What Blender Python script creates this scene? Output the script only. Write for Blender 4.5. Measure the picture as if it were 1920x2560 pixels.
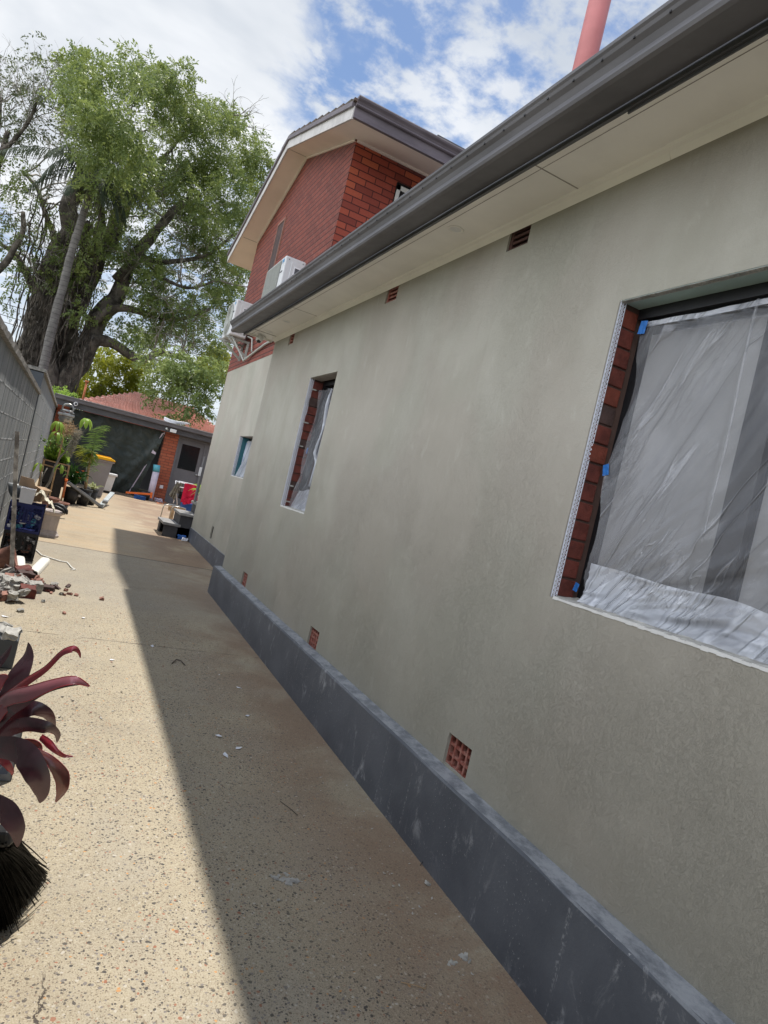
import bpy, bmesh, math, random
import numpy as np
from mathutils import Vector, Matrix, noise
random.seed(7); rng = np.random.default_rng(11)
for o in list(bpy.data.objects): bpy.data.objects.remove(o)
S = bpy.context.scene; COL = S.collection
# ------------------------------------------------------------------ camera
YAW, PIT, ROLL, FPX, CAMZ = map(float, (math.radians(25.5684), math.radians(-0.33566), math.radians(13.3467), 1665.0, 1.55))
fwd = Vector((math.sin(YAW)*math.cos(PIT), math.cos(YAW)*math.cos(PIT), math.sin(PIT)))
rt = Vector((math.cos(YAW), -math.sin(YAW), 0)); up_ = rt.cross(fwd)
R2 = rt*math.cos(ROLL) + up_*math.sin(ROLL); U2 = -rt*math.sin(ROLL) + up_*math.cos(ROLL)
CAM = Vector((0, 0, CAMZ))
cd = bpy.data.cameras.new('camera'); cam = bpy.data.objects.new('camera', cd); COL.objects.link(cam)
cam.matrix_world = Matrix(((R2.x, U2.x, -fwd.x, CAM.x), (R2.y, U2.y, -fwd.y, CAM.y), (R2.z, U2.z, -fwd.z, CAM.z), (0, 0, 0, 1)))
cd.sensor_fit = 'VERTICAL'; cd.sensor_height = 36; cd.lens = FPX/2560*36; cd.clip_start = .05; cd.clip_end = 3000
S.camera = cam
S.render.resolution_x = 768; S.render.resolution_y = 1024
def ray(px, py): return R2*((px-960)/FPX) - U2*((py-1280)/FPX) + fwd
def at(px, py, Y, ax=1):            # where the line of sight meets the plane axis = Y
    r = ray(px, py); return CAM + r*((Y-CAM[ax])/r[ax])
def dep(px, py, d): return CAM + ray(px, py)*d
def gz(y): return .012*(min(max(y, -30), 24)-7)
def gp(px, py):                     # where it meets the sloping driveway
    r = ray(px, py); t = (-.084-CAMZ)/(r.z-.012*r.y); return CAM + r*t
# ------------------------------------------------------------------ light
SUN = Vector((.172, .2, 1)).normalized()
w = bpy.data.worlds.new('World'); S.world = w; w.use_nodes = True
wn = w.node_tree.nodes; wl = w.node_tree.links; wn.clear()
def N(t, **k):
    n = wn.new(t)
    for a, b in k.items(): setattr(n, a, b)
    return n
def wm(op, a, b=None, c=None):
    n = wn.new('ShaderNodeMath'); n.operation = op
    for i, v in enumerate((a, b, c)):
        if v is None: continue
        if isinstance(v, (int, float)): n.inputs[i].default_value = v
        else: wl.new(v, n.inputs[i])
    return n.outputs[0]
sky = N('ShaderNodeTexSky'); sky.sky_type = 'NISHITA'; sky.sun_disc = False
sky.sun_elevation = math.asin(SUN.z); sky.sun_rotation = math.atan2(SUN.x, SUN.y); sky.air_density = 1.0; sky.dust_density = .6; sky.ozone_density = 3.0
tc = N('ShaderNodeTexCoord'); sep = N('ShaderNodeSeparateXYZ'); wl.new(tc.outputs['Generated'], sep.inputs[0])
zz = wm('ADD', wm('MAXIMUM', sep.outputs[2], 0), .18)
cmb = N('ShaderNodeCombineXYZ'); wl.new(wm('DIVIDE', sep.outputs[0], zz), cmb.inputs[0]); wl.new(wm('DIVIDE', sep.outputs[1], zz), cmb.inputs[1])
def wnoise(scale, detail, rough, dist=0):
    n = N('ShaderNodeTexNoise'); n.inputs['Scale'].default_value = scale; n.inputs['Detail'].default_value = detail
    n.inputs['Roughness'].default_value = rough; n.inputs['Distortion'].default_value = dist; wl.new(cmb.outputs[0], n.inputs['Vector']); return n.outputs['Fac']
def wsm(v, a, b, lo=0, hi=1):
    n = N('ShaderNodeMapRange'); n.interpolation_type = 'SMOOTHSTEP'; n.inputs[1].default_value = a; n.inputs[2].default_value = b; n.inputs[3].default_value = lo; n.inputs[4].default_value = hi
    wl.new(v, n.inputs[0]); return n.outputs[0]
def wdot(d):
    n = N('ShaderNodeVectorMath'); n.operation = 'DOT_PRODUCT'; wl.new(tc.outputs['Generated'], n.inputs[0]); n.inputs[1].default_value = d; return n.outputs['Value']
big = wnoise(3.0, 8, .62, .2); small = wnoise(9.5, 7, .60, .12); wisp = wnoise(2.6, 4, .5)
cdir = ray(200, -50).normalized()
mask1 = wsm(wm('ADD', wdot(cdir), wm('MULTIPLY', wm('SUBTRACT', big, .5), .10)), .950, .972)    # the large bank, upper left
puff = wsm(wm('ADD', small, wm('MULTIPLY', wm('SUBTRACT', wisp, .5), .65)), .41, .62)               # broken small clouds
low = wsm(sep.outputs[2], .38, .08, 0, .75); west_fill = wsm(wdot(Vector((-.95, -.28, .10)).normalized()), .2, .6, 0, .9)
cov = wm('MAXIMUM', wm('MAXIMUM', mask1, wm('MULTIPLY', puff, wsm(sep.outputs[2], .74, .86, .93, .12))), wm('MAXIMUM', low, west_fill))
bg1 = N('ShaderNodeBackground'); wl.new(sky.outputs[0], bg1.inputs[0]); bg1.inputs[1].default_value = .11
cr = N('ShaderNodeValToRGB'); cr.color_ramp.elements[0].position = .35; cr.color_ramp.elements[0].color = (.60, .65, .72, 1); cr.color_ramp.elements[1].position = .62; cr.color_ramp.elements[1].color = (.93, .95, .98, 1)
wl.new(wnoise(1.9, 5, .55, .3), cr.inputs[0])
bg2 = N('ShaderNodeBackground'); wl.new(cr.outputs[0], bg2.inputs[0]); wl.new(wm('MULTIPLY', wsm(wdot(Vector((-.95, -.28, .10)).normalized()), .15, .85, 1.0, 3.0), .82), bg2.inputs[1])   # unseen western sky brightened as added fill for the shaded wall
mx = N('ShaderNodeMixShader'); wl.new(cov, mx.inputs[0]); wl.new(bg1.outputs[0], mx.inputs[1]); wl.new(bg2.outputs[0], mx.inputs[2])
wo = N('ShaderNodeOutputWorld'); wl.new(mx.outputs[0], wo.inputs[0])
sd = bpy.data.lights.new('sun', 'SUN'); sd.energy = 3.9; sd.angle = math.radians(1.2); sd.color = (1, .95, .87)
so = bpy.data.objects.new('sun', sd); COL.objects.link(so); so.rotation_euler = SUN.to_track_quat('Z', 'Y').to_euler(); so.location = (0, 0, 30)
S.view_settings.view_transform = 'Standard'; S.view_settings.look = 'None'; S.view_settings.exposure = 0.4; S.view_settings.gamma = 1
# ------------------------------------------------------------------ materials
class MT:
    def __init__(s, name):
        s.m = bpy.data.materials.new(name); s.m.use_nodes = True; s.t = s.m.node_tree; s.n = s.t.nodes; s.l = s.t.links
        s.b = s.n['Principled BSDF']; s.tc = s.n.new('ShaderNodeTexCoord'); s.o = s.tc.outputs['Object']
    def L(s, a, b):
        if hasattr(a, 'links'): s.l.new(a, b)
        else: b.default_value = a
    def map(s, scale=(1, 1, 1), rot=(0, 0, 0), v=None, loc=(0, 0, 0)):
        n = s.n.new('ShaderNodeMapping'); s.l.new(v or s.o, n.inputs[0]); n.inputs['Scale'].default_value = scale; n.inputs['Rotation'].default_value = rot; n.inputs['Location'].default_value = loc; return n.outputs[0]
    def noise(s, scale, detail=4, rough=.5, dist=0, v=None, col=False):
        n = s.n.new('ShaderNodeTexNoise'); s.l.new(v or s.o, n.inputs['Vector'])
        n.inputs['Scale'].default_value = scale; n.inputs['Detail'].default_value = detail; n.inputs['Roughness'].default_value = rough; n.inputs['Distortion'].default_value = dist
        return n.outputs['Color' if col else 'Fac']
    def vor(s, scale, v=None, rnd=1, feat='F1'):
        n = s.n.new('ShaderNodeTexVoronoi'); s.l.new(v or s.o, n.inputs['Vector']); n.inputs['Scale'].default_value = scale; n.inputs['Randomness'].default_value = rnd; n.feature = feat; return n
    def ma(s, op, a, b=0, c=0):
        n = s.n.new('ShaderNodeMath'); n.operation = op
        for i, v in enumerate((a, b, c)): s.L(v, n.inputs[i])
        return n.outputs[0]
    def sm(s, v, a, b, lo=0, hi=1):
        n = s.n.new('ShaderNodeMapRange'); n.interpolation_type = 'SMOOTHSTEP'
        for i, q in enumerate((v, a, b, lo, hi)): s.L(q, n.inputs[i])
        return n.outputs[0]
    def mix(s, f, a, b, mode='MIX'):
        n = s.n.new('ShaderNodeMix'); n.data_type = 'RGBA'; n.blend_type = mode; s.L(f, n.inputs[0])
        for q, i in ((a, 6), (b, 7)): s.L(q if hasattr(q, 'links') else (*q, 1), n.inputs[i])
        return n.outputs[2]
    def ramp(s, f, stops, const=False):
        n = s.n.new('ShaderNodeValToRGB'); s.l.new(f, n.inputs[0]); e = n.color_ramp.elements
        if const: n.color_ramp.interpolation = 'CONSTANT'
        while len(e) < len(stops): e.new(.5)
        for q, (p, c) in zip(e, stops): q.position = p; q.color = (*c, 1)
        return n.outputs[0]
    def sep(s, v=None):
        n = s.n.new('ShaderNodeSeparateXYZ'); s.l.new(v or s.o, n.inputs[0]); return n.outputs
    def bump(s, h, strength=.3, dist=.01):
        n = s.n.new('ShaderNodeBump'); s.l.new(h, n.inputs['Height']); n.inputs['Strength'].default_value = strength; n.inputs['Distance'].default_value = dist; s.l.new(n.outputs[0], s.b.inputs['Normal'])
    def col(s, c): s.L(c if hasattr(c, 'links') else (*c, 1), s.b.inputs['Base Color'])
    def set(s, **k):
        for a, v in k.items(): s.L(v, s.b.inputs[a.replace('_', ' ')])
        return s
def simple(name, c, rough=.6, var=.18, vs=8, bump=.15, bs=60, metal=0, spec=.4, bd=.003, c2=None):
    m = MT(name); d = c2 or tuple(x*(1-var) for x in c)
    m.col(m.mix(m.sm(m.noise(vs, 6, .6), .35, .65), c, d)); m.set(Roughness=m.ma('ADD', m.ma('MULTIPLY', m.noise(vs*3, 4), .25), rough-.12), Metallic=metal, Specular_IOR_Level=spec)
    if bump: m.bump(m.noise(bs, 4, .6), bump, bd)
    return m.m
MAT = {}
# concrete driveway: exposed aggregate
m = MT('aggregate_concrete'); xyz = m.sep()
wv = m.n.new('ShaderNodeVectorMath'); wv.operation = 'ADD'; m.l.new(m.o, wv.inputs[0])
nw = m.n.new('ShaderNodeVectorMath'); nw.operation = 'SCALE'; m.l.new(m.noise(30, 2, col=True), nw.inputs[0]); nw.inputs['Scale'].default_value = .02; m.l.new(nw.outputs[0], wv.inputs[1]); V = wv.outputs[0]
flat = m.map((1, 1, 0), v=V)
def peb(scale, thr0, thr1, keep):
    q = m.vor(scale, flat); sc = m.n.new('ShaderNodeSeparateColor'); m.l.new(q.outputs['Color'], sc.inputs[0])
    r = m.ma('MULTIPLY', m.ma('GREATER_THAN', sc.outputs[0], keep), m.ma('MULTIPLY_ADD', sc.outputs[1], thr1-thr0, thr0))
    return m.ma('GREATER_THAN', r, q.outputs['Distance']), sc.outputs[2], q
p1, c1, q1 = peb(88, .16, .46, .30); p2, c2, q2 = peb(50, .12, .38, .62); p3, c3, q3 = peb(185, .25, .55, .15)
pc = [(0, (.07, .062, .055)), (.22, (.13, .095, .065)), (.42, (.20, .145, .095)), (.56, (.115, .115, .115)), (.68, (.27, .20, .14)), (.80, (.19, .17, .155)), (.90, (.46, .42, .35)), (.955, (.30, .13, .075)), (.985, (.50, .25, .09))]
base = m.mix(m.sm(m.noise(2.3, 6, .6), .35, .68), (.365, .31, .215), (.285, .242, .168))
base = m.mix(m.sm(m.noise(220, 2), .35, .7), base, (.45, .395, .295))
base = m.mix(m.sm(m.noise(1.7, 6, .65, .4, v=m.map(loc=(9, 2, 0))), .45, .68, 0, .5), base, (.335, .305, .25))
far = m.sm(xyz[1], 10.0, 10.12)
streak = m.noise(1.0, 6, .65, .6, v=m.map((.9, 3.2, 1)))
base = m.mix(m.ma('MULTIPLY', far, m.sm(streak, .35, .65, .25, .85)), base, (.44, .33, .21))
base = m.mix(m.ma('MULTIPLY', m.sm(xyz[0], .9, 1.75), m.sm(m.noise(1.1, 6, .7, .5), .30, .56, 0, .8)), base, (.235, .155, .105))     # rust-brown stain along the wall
agg = m.mix(p3, base, m.ramp(c3, [(0, (.16, .13, .09)), (.5, (.27, .22, .155)), (1, (.42, .36, .27))])); agg = m.mix(p1, agg, m.ramp(c1, pc, True)); agg = m.mix(p2, agg, m.ramp(c2, pc, True))
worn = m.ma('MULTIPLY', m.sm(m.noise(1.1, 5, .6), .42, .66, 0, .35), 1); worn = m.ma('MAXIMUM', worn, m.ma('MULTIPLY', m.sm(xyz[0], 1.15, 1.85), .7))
worn = m.ma('MAXIMUM', worn, m.ma('MULTIPLY', far, .6))
cc = m.mix(worn, agg, base)
grey = m.ma('MULTIPLY', m.ma('MULTIPLY', m.sm(xyz[1], 6.0, 7.5), m.ma('SUBTRACT', 1, far)), m.sm(m.noise(.8, 5, .6), .3, .6, .3, .8))
cc = m.mix(grey, cc, m.mix(.5, cc, (.27, .25, .215)))
cc = m.mix(m.sm(m.noise(.7, 7, .7), .50, .74, 0, .62), cc, m.mix(.6, cc, (.19, .15, .105)))
wob = m.ma('MULTIPLY_ADD', m.noise(9, 4), .03, -.015)
def joint(y0, wd):
    dd = m.ma('ABSOLUTE', m.ma('ADD', m.ma('SUBTRACT', xyz[1], y0), wob)); return m.sm(dd, wd*1.6, wd*.6)
jj = m.ma('MAXIMUM', joint(10.06, .016), m.ma('MULTIPLY', joint(5.71, .004), m.sm(m.noise(3, 3), .38, .55)))
cx = m.ma('ABSOLUTE', m.ma('SUBTRACT', m.ma('MULTIPLY_ADD', m.noise(5, 6, .7), .22, .13), xyz[0]))
jj = m.ma('MAXIMUM', jj, m.ma('MULTIPLY', m.sm(cx, .006, .002), m.sm(xyz[1], 2.15, 2.0)))
jj = m.ma('MAXIMUM', jj, joint(15.2, .008))
cc = m.mix(jj, cc, (.07, .055, .045))
pale = m.sm(m.noise(13, 5, .7, v=m.map(loc=(3, 5, 0))), .70, .78); cc = m.mix(m.ma('MULTIPLY', pale, m.sm(m.noise(1.3, 2), .52, .6)), cc, (.58, .55, .49))
m.col(cc); m.set(Roughness=m.ma('MULTIPLY_ADD', m.noise(4, 4), .3, .48), Specular_IOR_Level=.35)
hh = m.ma('ADD', m.ma('MULTIPLY', q1.outputs['Distance'], -.6), m.ma('ADD', m.ma('MULTIPLY', m.noise(130, 4), .5), m.ma('MULTIPLY', jj, -2)))
m.bump(hh, .7, .005); MAT['drive'] = m.m
MAT['earth'] = simple('earth', (.12, .10, .06), .95, .4, 1.5, .3, 20, c2=(.07, .10, .035))
# fresh cement render
def cement(name, k):
    m = MT(name); C_ = lambda r, g, b_: (r*k, g*k, b_*k); xyz = m.sep()
    st = m.noise(1.0, 5, .6, .4, v=m.map((1, 1.9, 1.0)))
    a = m.mix(m.sm(st, .33, .68), C_(.30, .29, .245), C_(.345, .332, .288))
    a = m.mix(m.sm(m.noise(.9, 3, .5, .3), .42, .60, 0, .40), a, C_(.305, .270, .235))
    a = m.mix(m.ma('MULTIPLY', m.sm(xyz[2], 1.8, .5), m.sm(m.noise(1.3, 3), .3, .6, .2, .5)), a, C_(.28, .28, .245))
    a = m.mix(m.sm(m.noise(2.1, 6, .6, .6), .56, .78, 0, .26), a, C_(.42, .40, .355))
    a = m.mix(m.sm(m.noise(6, 5, .6, .5, v=m.map((1, 2.0, .9))), .56, .78, 0, .30), a, C_(.43, .415, .37))
    a = m.mix(m.sm(m.noise(4.5, 4, .6, v=m.map((1, 3.2, .55), loc=(0, 3, 7))), .60, .75, 0, .25), a, C_(.245, .238, .205))
    a = m.mix(m.sm(m.noise(340, 2), .55, .75, 0, .45), a, C_(.20, .195, .165))
    curl = m.ma('ABSOLUTE', m.ma('SUBTRACT', m.noise(19, 4, .62, 2.4), .5)); ln = m.sm(curl, .028, .0)
    curl2 = m.ma('ABSOLUTE', m.ma('SUBTRACT', m.noise(42, 3, .6, 1.8, v=m.map((1, 1.6, .8), (.6, 0, 0))), .5)); ln2 = m.sm(curl2, .03, .0)
    patch = m.sm(m.noise(1.6, 3), .44, .60); grit = m.noise(230, 3, .65)
    a = m.mix(m.ma('MULTIPLY', m.ma('MULTIPLY', ln, patch), .08), a, C_(.18, .175, .15))
    m.col(a); m.set(Roughness=.86, Specular_IOR_Level=.22)
    h = m.ma('ADD', m.ma('MULTIPLY', m.ma('ADD', m.ma('MULTIPLY', ln, .5), m.ma('MULTIPLY', ln2, .35)), m.ma('MULTIPLY', m.ma('MULTIPLY_ADD', patch, .7, .35), m.sm(xyz[2], 2.2, .5, .45, 1.5))), m.ma('ADD', m.ma('MULTIPLY', grit, .45), m.ma('MULTIPLY', m.noise(48, 6, .7, .6), .8)))
    h = m.ma('ADD', h, m.ma('MULTIPLY', m.noise(2.6, 3), 3)); m.bump(h, .55, .008); return m.m
MAT['render'] = cement('cement_render', 1.10); MAT['render_pale'] = cement('cement_render_dry', 1.27)
# painted plinth
m = MT('plinth_paint'); xyz = m.sep()
a = m.mix(m.sm(m.noise(3, 6, .6), .3, .7), (.080, .091, .113), (.115, .128, .153))
a = m.mix(m.sm(m.noise(1.4, 5, .6, v=m.map((1, 1, .6))), .55, .7, 0, .6), a, (.12, .132, .155))
sc1 = m.noise(7, 8, .72, .6, v=m.map((1, 1.2, .7)))
scf = m.ma('MULTIPLY', m.sm(sc1, .54, .68), m.sm(m.noise(1.1, 3), .38, .60))
spk = m.ma('MULTIPLY', m.sm(m.noise(70, 5, .75), .61, .67), m.sm(m.noise(2.5, 4, .6), .46, .62))
runs = m.ma('MULTIPLY', m.sm(m.noise(5, 7, .7, v=m.map((1, 5, .22))), .60, .68), m.sm(m.noise(60, 3), .45, .6))
nrm = m.n.new('ShaderNodeNewGeometry'); nz = m.sep(nrm.outputs['Normal'])[2]
topn = m.ma('MULTIPLY', m.sm(nz, .4, .8), m.sm(m.noise(14, 7, .75, v=m.map((1, .6, 1))), .36, .62, .12, .52))
f = m.ma('MAXIMUM', m.ma('MAXIMUM', m.ma('MULTIPLY', scf, .55), m.ma('MULTIPLY', spk, .7)), m.ma('MAXIMUM', m.ma('MULTIPLY', runs, .38), topn))
m.col(m.mix(f, a, (.50, .52, .55))); m.set(Roughness=m.ma('MULTIPLY_ADD', f, .3, .5), Specular_IOR_Level=.4)
m.bump(m.ma('ADD', m.noise(70, 5, .65), m.ma('MULTIPLY', f, .6)), .4, .004); MAT['plinth'] = m.m
def brick(name, mode, cs, mortar, bumpd=.012, offs=0, scale=1.0, speck=0):
    m = MT(name); x = m.sep(); c = m.n.new('ShaderNodeCombineXYZ')
    m.l.new(x[1 if mode == 'y' else 0], c.inputs[0]); m.l.new(x[2], c.inputs[1])
    b = m.n.new('ShaderNodeTexBrick'); m.l.new(c.outputs[0], b.inputs['Vector'])
    b.inputs['Color1'].default_value = (0, 0, 0, 1); b.inputs['Color2'].default_value = (1, 1, 1, 1); b.inputs['Mortar'].default_value = (.5, .5, .5, 1)
    b.inputs['Scale'].default_value = 1; b.inputs['Mortar Size'].default_value = .007; b.inputs['Mortar Smooth'].default_value = .2; b.inputs['Bias'].default_value = 0
    b.inputs['Brick Width'].default_value = .24*scale; b.inputs['Row Height'].default_value = .086*scale; b.offset = .5
    col = m.ramp(b.outputs['Color'], cs)
    col = m.mix(m.sm(m.noise(60, 5, .7), .4, .7, 0, .5), col, m.mix(.5, col, (.10, .025, .018)))
    if speck: col = m.mix(m.sm(m.noise(75, 4, .75, v=m.map((1, 1, .5))), .52, .66, 0, speck), col, (.50, .30, .24))
    if mode == 'y':
        fz = m.ma('FRACT', m.ma('DIVIDE', x[2], .086*scale)); bed_shade = m.ma('MAXIMUM', m.sm(fz, .20, .12), m.sm(fz, .97, .995))
        col = m.mix(b.outputs['Fac'], col, (.26, .10, .075)); col = m.mix(bed_shade, col, mortar)  # bed joints darkened to paint the shade inside the raked mortar
    else: col = m.mix(b.outputs['Fac'], col, mortar)
    m.col(col); m.set(Roughness=.7, Specular_IOR_Level=.35)
    m.bump(m.ma('ADD', m.ma('MULTIPLY', b.outputs['Fac'], -1.2), m.ma('MULTIPLY', m.noise(110, 4, .65), .4)), .8, bumpd); return m.m
reds = [(0, (.16, .030, .020)), (.3, (.23, .045, .028)), (.6, (.28, .055, .030)), (.82, (.36, .085, .040)), (.93, (.11, .035, .033)), (1, (.30, .055, .03))]
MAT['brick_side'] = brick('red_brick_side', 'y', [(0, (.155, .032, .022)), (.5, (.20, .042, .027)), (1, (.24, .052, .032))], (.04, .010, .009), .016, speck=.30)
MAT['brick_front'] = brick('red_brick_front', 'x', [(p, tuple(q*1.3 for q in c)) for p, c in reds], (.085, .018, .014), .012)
MAT['brick_garage'] = brick('garage_brick', 'x', [(0, (.30, .07, .035)), (.5, (.42, .12, .06)), (1, (.36, .09, .045))], (.15, .06, .04))
MAT['brick_plain'] = simple('reveal_brick', (.15, .036, .026), .7, .4, 14, .6, 90, bd=.006)
MAT['brick_dark'] = simple('reveal_brick_dark', (.085, .05, .045), .7, .4, 14, .6, 90, bd=.006)
MAT['brick_bright'] = simple('reveal_brick_bright', (.21, .05, .03), .7, .35, 14, .6, 90, bd=.006)
MAT['mortar'] = simple('mortar', (.10, .06, .05), .9)
MAT['terracotta'] = simple('terracotta', (.34, .17, .13), .75, .3, 20, .3)
MAT['vent'] = simple('vent_terracotta', (.22, .055, .04), .8, .45, 40, .4, c2=(.34, .17, .14))
MAT['vent_dark'] = simple('vent_terracotta_dark', (.10, .045, .04), .8, .45, 40, .4)
MAT['hole'] = simple('hole_black', (.008, .008, .009), .9, .1, 8, 0)
# sheet metal gutters
def metal(name, c, rough=.38, streak=.35):
    m = MT(name); s1 = m.noise(3, 6, .6, v=m.map((1, .6, 4))); c2 = tuple(min(1, x*1.28+.01) for x in c)
    a = m.mix(m.sm(s1, .35, .68), c, c2); a = m.mix(m.sm(m.noise(45, 5, .7), .6, .75, 0, streak), a, tuple(min(1, x*1.9+.03) for x in c))
    m.col(a); m.set(Roughness=m.ma('MULTIPLY_ADD', m.noise(12, 4), .25, rough-.1), Specular_IOR_Level=.5); m.bump(m.noise(9, 3), .08, .01); return m.m
MAT['gutter'] = metal('gutter_grey', (.092, .088, .095), .5, .25); MAT['gutter_up'] = metal('gutter_purple_grey', (.115, .095, .108), .5, .2); MAT['fascia'] = metal('fascia_grey', (.050, .050, .054))
MAT['soffit'] = simple('soffit_paint', (.88, .855, .80), .6, .10, 1.5, .05, 30)
MAT['soffit_bounce'] = simple('soffit_paint_pink_bounce', (.86, .74, .66), .6, .08, 1.5, .05, 30)  # pink tint paints reflected light onto the upper soffit
MAT['groove'] = simple('groove', (.34, .31, .28), .8)
MAT['barge'] = simple('barge_paint', (.62, .59, .58), .6, .2, 5, .2)
MAT['rooftile'] = simple('concrete_tile', (.16, .11, .095), .9, .45, 9, .8, 60, c2=(.085, .075, .055), bd=.01)
m = MT('pink_tile'); x = m.sep()
wvn = m.n.new('ShaderNodeMath'); wvn.operation = 'SINE'; m.l.new(m.ma('MULTIPLY', x[0], 2*math.pi/.26), wvn.inputs[0])
m.col(m.mix(m.sm(m.noise(2.2, 6, .7), .35, .68), (.70, .44, .38), (.58, .33, .28))); m.set(Roughness=.8)
m.bump(wvn.outputs[0], .3, .008); MAT['pinktile'] = m.m
MAT['pink_pipe'] = simple('salmon_paint', (.62, .22, .22), .5, .12, 3, .05)
MAT['white_paint'] = simple('white_paint', (.70, .70, .69), .5, .08, 8, .05)
MAT['ac'] = simple('ac_enamel', (.66, .66, .67), .42, .06, 6, .03)
MAT['ac_grey'] = simple('ac_grille', (.42, .43, .40), .5, .1)
MAT['ac_dark'] = simple('ac_dark', (.10, .10, .11), .5, .1)
MAT['logo_blue'] = simple('logo_blue', (.05, .30, .60), .4, .02, 8, 0)
MAT['ink'] = simple('ink', (.03, .03, .035), .5, .02, 8, 0)
MAT['white_plastic'] = simple('white_plastic', (.78, .78, .80), .35, .05, 8, .03)
MAT['bead'] = simple('white_bead_pvc', (.78, .80, .90), .45, .08, 20, .05)
MAT['teal'] = simple('teal_paint', (.33, .45, .43), .6, .15, 4, .05)
MAT['teal_deep'] = simple('deep_teal_board', (.04, .16, .20), .6, .15, 4, .05)
MAT['tape'] = simple('blue_tape', (.015, .13, .42), .6, .15, 30, .1)
MAT['black'] = simple('black_plastic', (.018, .018, .019), .45, .2, 20, .1)
MAT['pot_black'] = simple('pot_black', (.030, .029, .028), .5, .3, 9, .1)
MAT['black_frame'] = simple('black_aluminium', (.012, .012, .014), .4, .2, 20, .05)
MAT['glass'] = simple('window_glass', (.012, .014, .016), .10, .1, 4, 0, spec=.6)
MAT['glass_grey'] = simple('window_blind', (.225, .225, .225), .5, .1, 4, 0)
MAT['sill'] = simple('raw_sill', (.48, .47, .44), .9, .35, 18, .9, 40, bd=.01)
# masking film
def film(name, a0, a1, tint=(.82, .83, .88)):
    m = MT(name); x = m.sep()
    s_ = m.ma('ADD', m.ma('MULTIPLY', x[1], .86), m.ma('MULTIPLY', x[2], .51)); t_ = m.ma('SUBTRACT', m.ma('MULTIPLY', x[2], .86), m.ma('MULTIPLY', x[1], .51))
    def ridge(fs, ft, seed, w_, dist=.4):
        c = m.n.new('ShaderNodeCombineXYZ'); m.L(m.ma('MULTIPLY', s_, fs), c.inputs[0]); m.L(m.ma('MULTIPLY', t_, ft), c.inputs[1]); c.inputs[2].default_value = seed
        n_ = m.noise(1, 2, .5, dist, v=c.outputs[0]); return m.sm(m.ma('ABSOLUTE', m.ma('SUBTRACT', n_, .5)), w_, 0), n_
    r1, n1 = ridge(7, .8, 1, .026, .15); r2, n2 = ridge(30, 4, 4, .03, .3); r3, n3 = ridge(20, 22, 8, .02, .5)
    soft = m.noise(2.2, 2, .5, .5); msk = m.sm(m.noise(3.1, 2), .42, .62)
    m.col(tint); m.set(Roughness=.19, Specular_IOR_Level=.8)
    al = m.ma('ADD', m.sm(soft, .3, .7, a0, a1), m.ma('ADD', m.ma('MULTIPLY', r1, .18), m.ma('MULTIPLY', m.ma('MULTIPLY', r2, msk), .12)))  # fold ridges made more opaque to paint white highlights
    m.set(Alpha=m.ma('MINIMUM', al, 1))
    m.bump(m.ma('ADD', m.ma('ADD', m.ma('MULTIPLY', n1, 1.6), m.ma('MULTIPLY', r1, .25)), m.ma('ADD', m.ma('MULTIPLY', m.ma('MULTIPLY', r2, msk), .12), m.ma('MULTIPLY', m.ma('MULTIPLY', r3, msk), .025))), .95, .042)
    return m.m
MAT['film'] = film('masking_film', .14, .30, (.50, .51, .55)); MAT['film_dense'] = film('masking_film_bunched', .42, .70, (.66, .69, .76))
# boundary wall
m = MT('painted_block'); x = m.sep()
st = m.noise(1, 6, .6, v=m.map((1, 4, .35)))
a = m.mix(m.sm(st, .35, .65), (.17, .185, .195), (.25, .262, .268)); a = m.mix(m.sm(m.noise(1.4, 5, .6), .5, .7, 0, .6), a, (.31, .315, .315))
a = m.mix(m.sm(m.noise(2, 6, .7, v=m.map((1, 9, .3))), .62, .7, 0, .6), a, (.095, .105, .115))
m.col(a); m.set(Roughness=.75); m.bump(m.noise(90, 4, .6), .4, .006); MAT['block'] = m.m
MAT['block_joint'] = simple('pale_joint', (.55, .57, .58), .8, .5, 7, c2=(.07, .075, .08))
MAT['pilaster'] = simple('shade_and_joint_grey', (.075, .085, .098), .6, .2, 4, .2)  # grey darkened as shade on the pilaster face; also colours joints and loose block
MAT['coping'] = simple('coping', (.30, .28, .255), .9, .4, 25, .8, 60, c2=(.16, .155, .14), bd=.008)
MAT['fasc_dark'] = metal('garage_fascia', (.055, .055, .060)); MAT['door'] = simple('door_grey', (.135, .132, .140), .5, .12, 3, .04)
m = MT('green_tarp'); a = m.noise(3.0, 6, .65, 1.2, v=m.map((1, 1, .8), (0, .5, 0)))
m.col(m.mix(m.sm(a, .35, .7), (.020, .030, .025), (.036, .047, .040))); m.set(Roughness=.42, Specular_IOR_Level=.4); m.bump(m.ma('ADD', a, m.ma('MULTIPLY', m.noise(14, 5, .7, 1.5), .22)), .75, .05); MAT['tarp'] = m.m
MAT['steel'] = simple('worn_steel', (.48, .48, .46), .32, .3, 9, .1, metal=.9)
MAT['galv'] = simple('grey_downpipe', (.22, .235, .25), .45, .2, 8, .05)
MAT['galv_pale'] = simple('pale_downpipe', (.46, .50, .50), .45, .15, 8, .05)
MAT['timber'] = simple('weathered_timber', (.42, .38, .32), .85, .5, 9, .5, 60, c2=(.14, .12, .10))
MAT['wood'] = simple('raw_timber', (.50, .34, .19), .8, .3, 12, .3)
MAT['redwood'] = simple('orange_timber', (.42, .13, .05), .7, .2)
MAT['crate_blue'] = simple('crate_blue', (.012, .020, .115), .42, .2, 6, .05)
MAT['crate_grey'] = simple('crate_grey', (.20, .215, .24), .5, .2, 6, .05)
MAT['cyan'] = simple('cyan_plastic', (.12, .45, .55), .4, .2); MAT['orange'] = simple('orange_plastic', (.75, .16, .03), .45, .1)
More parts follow.
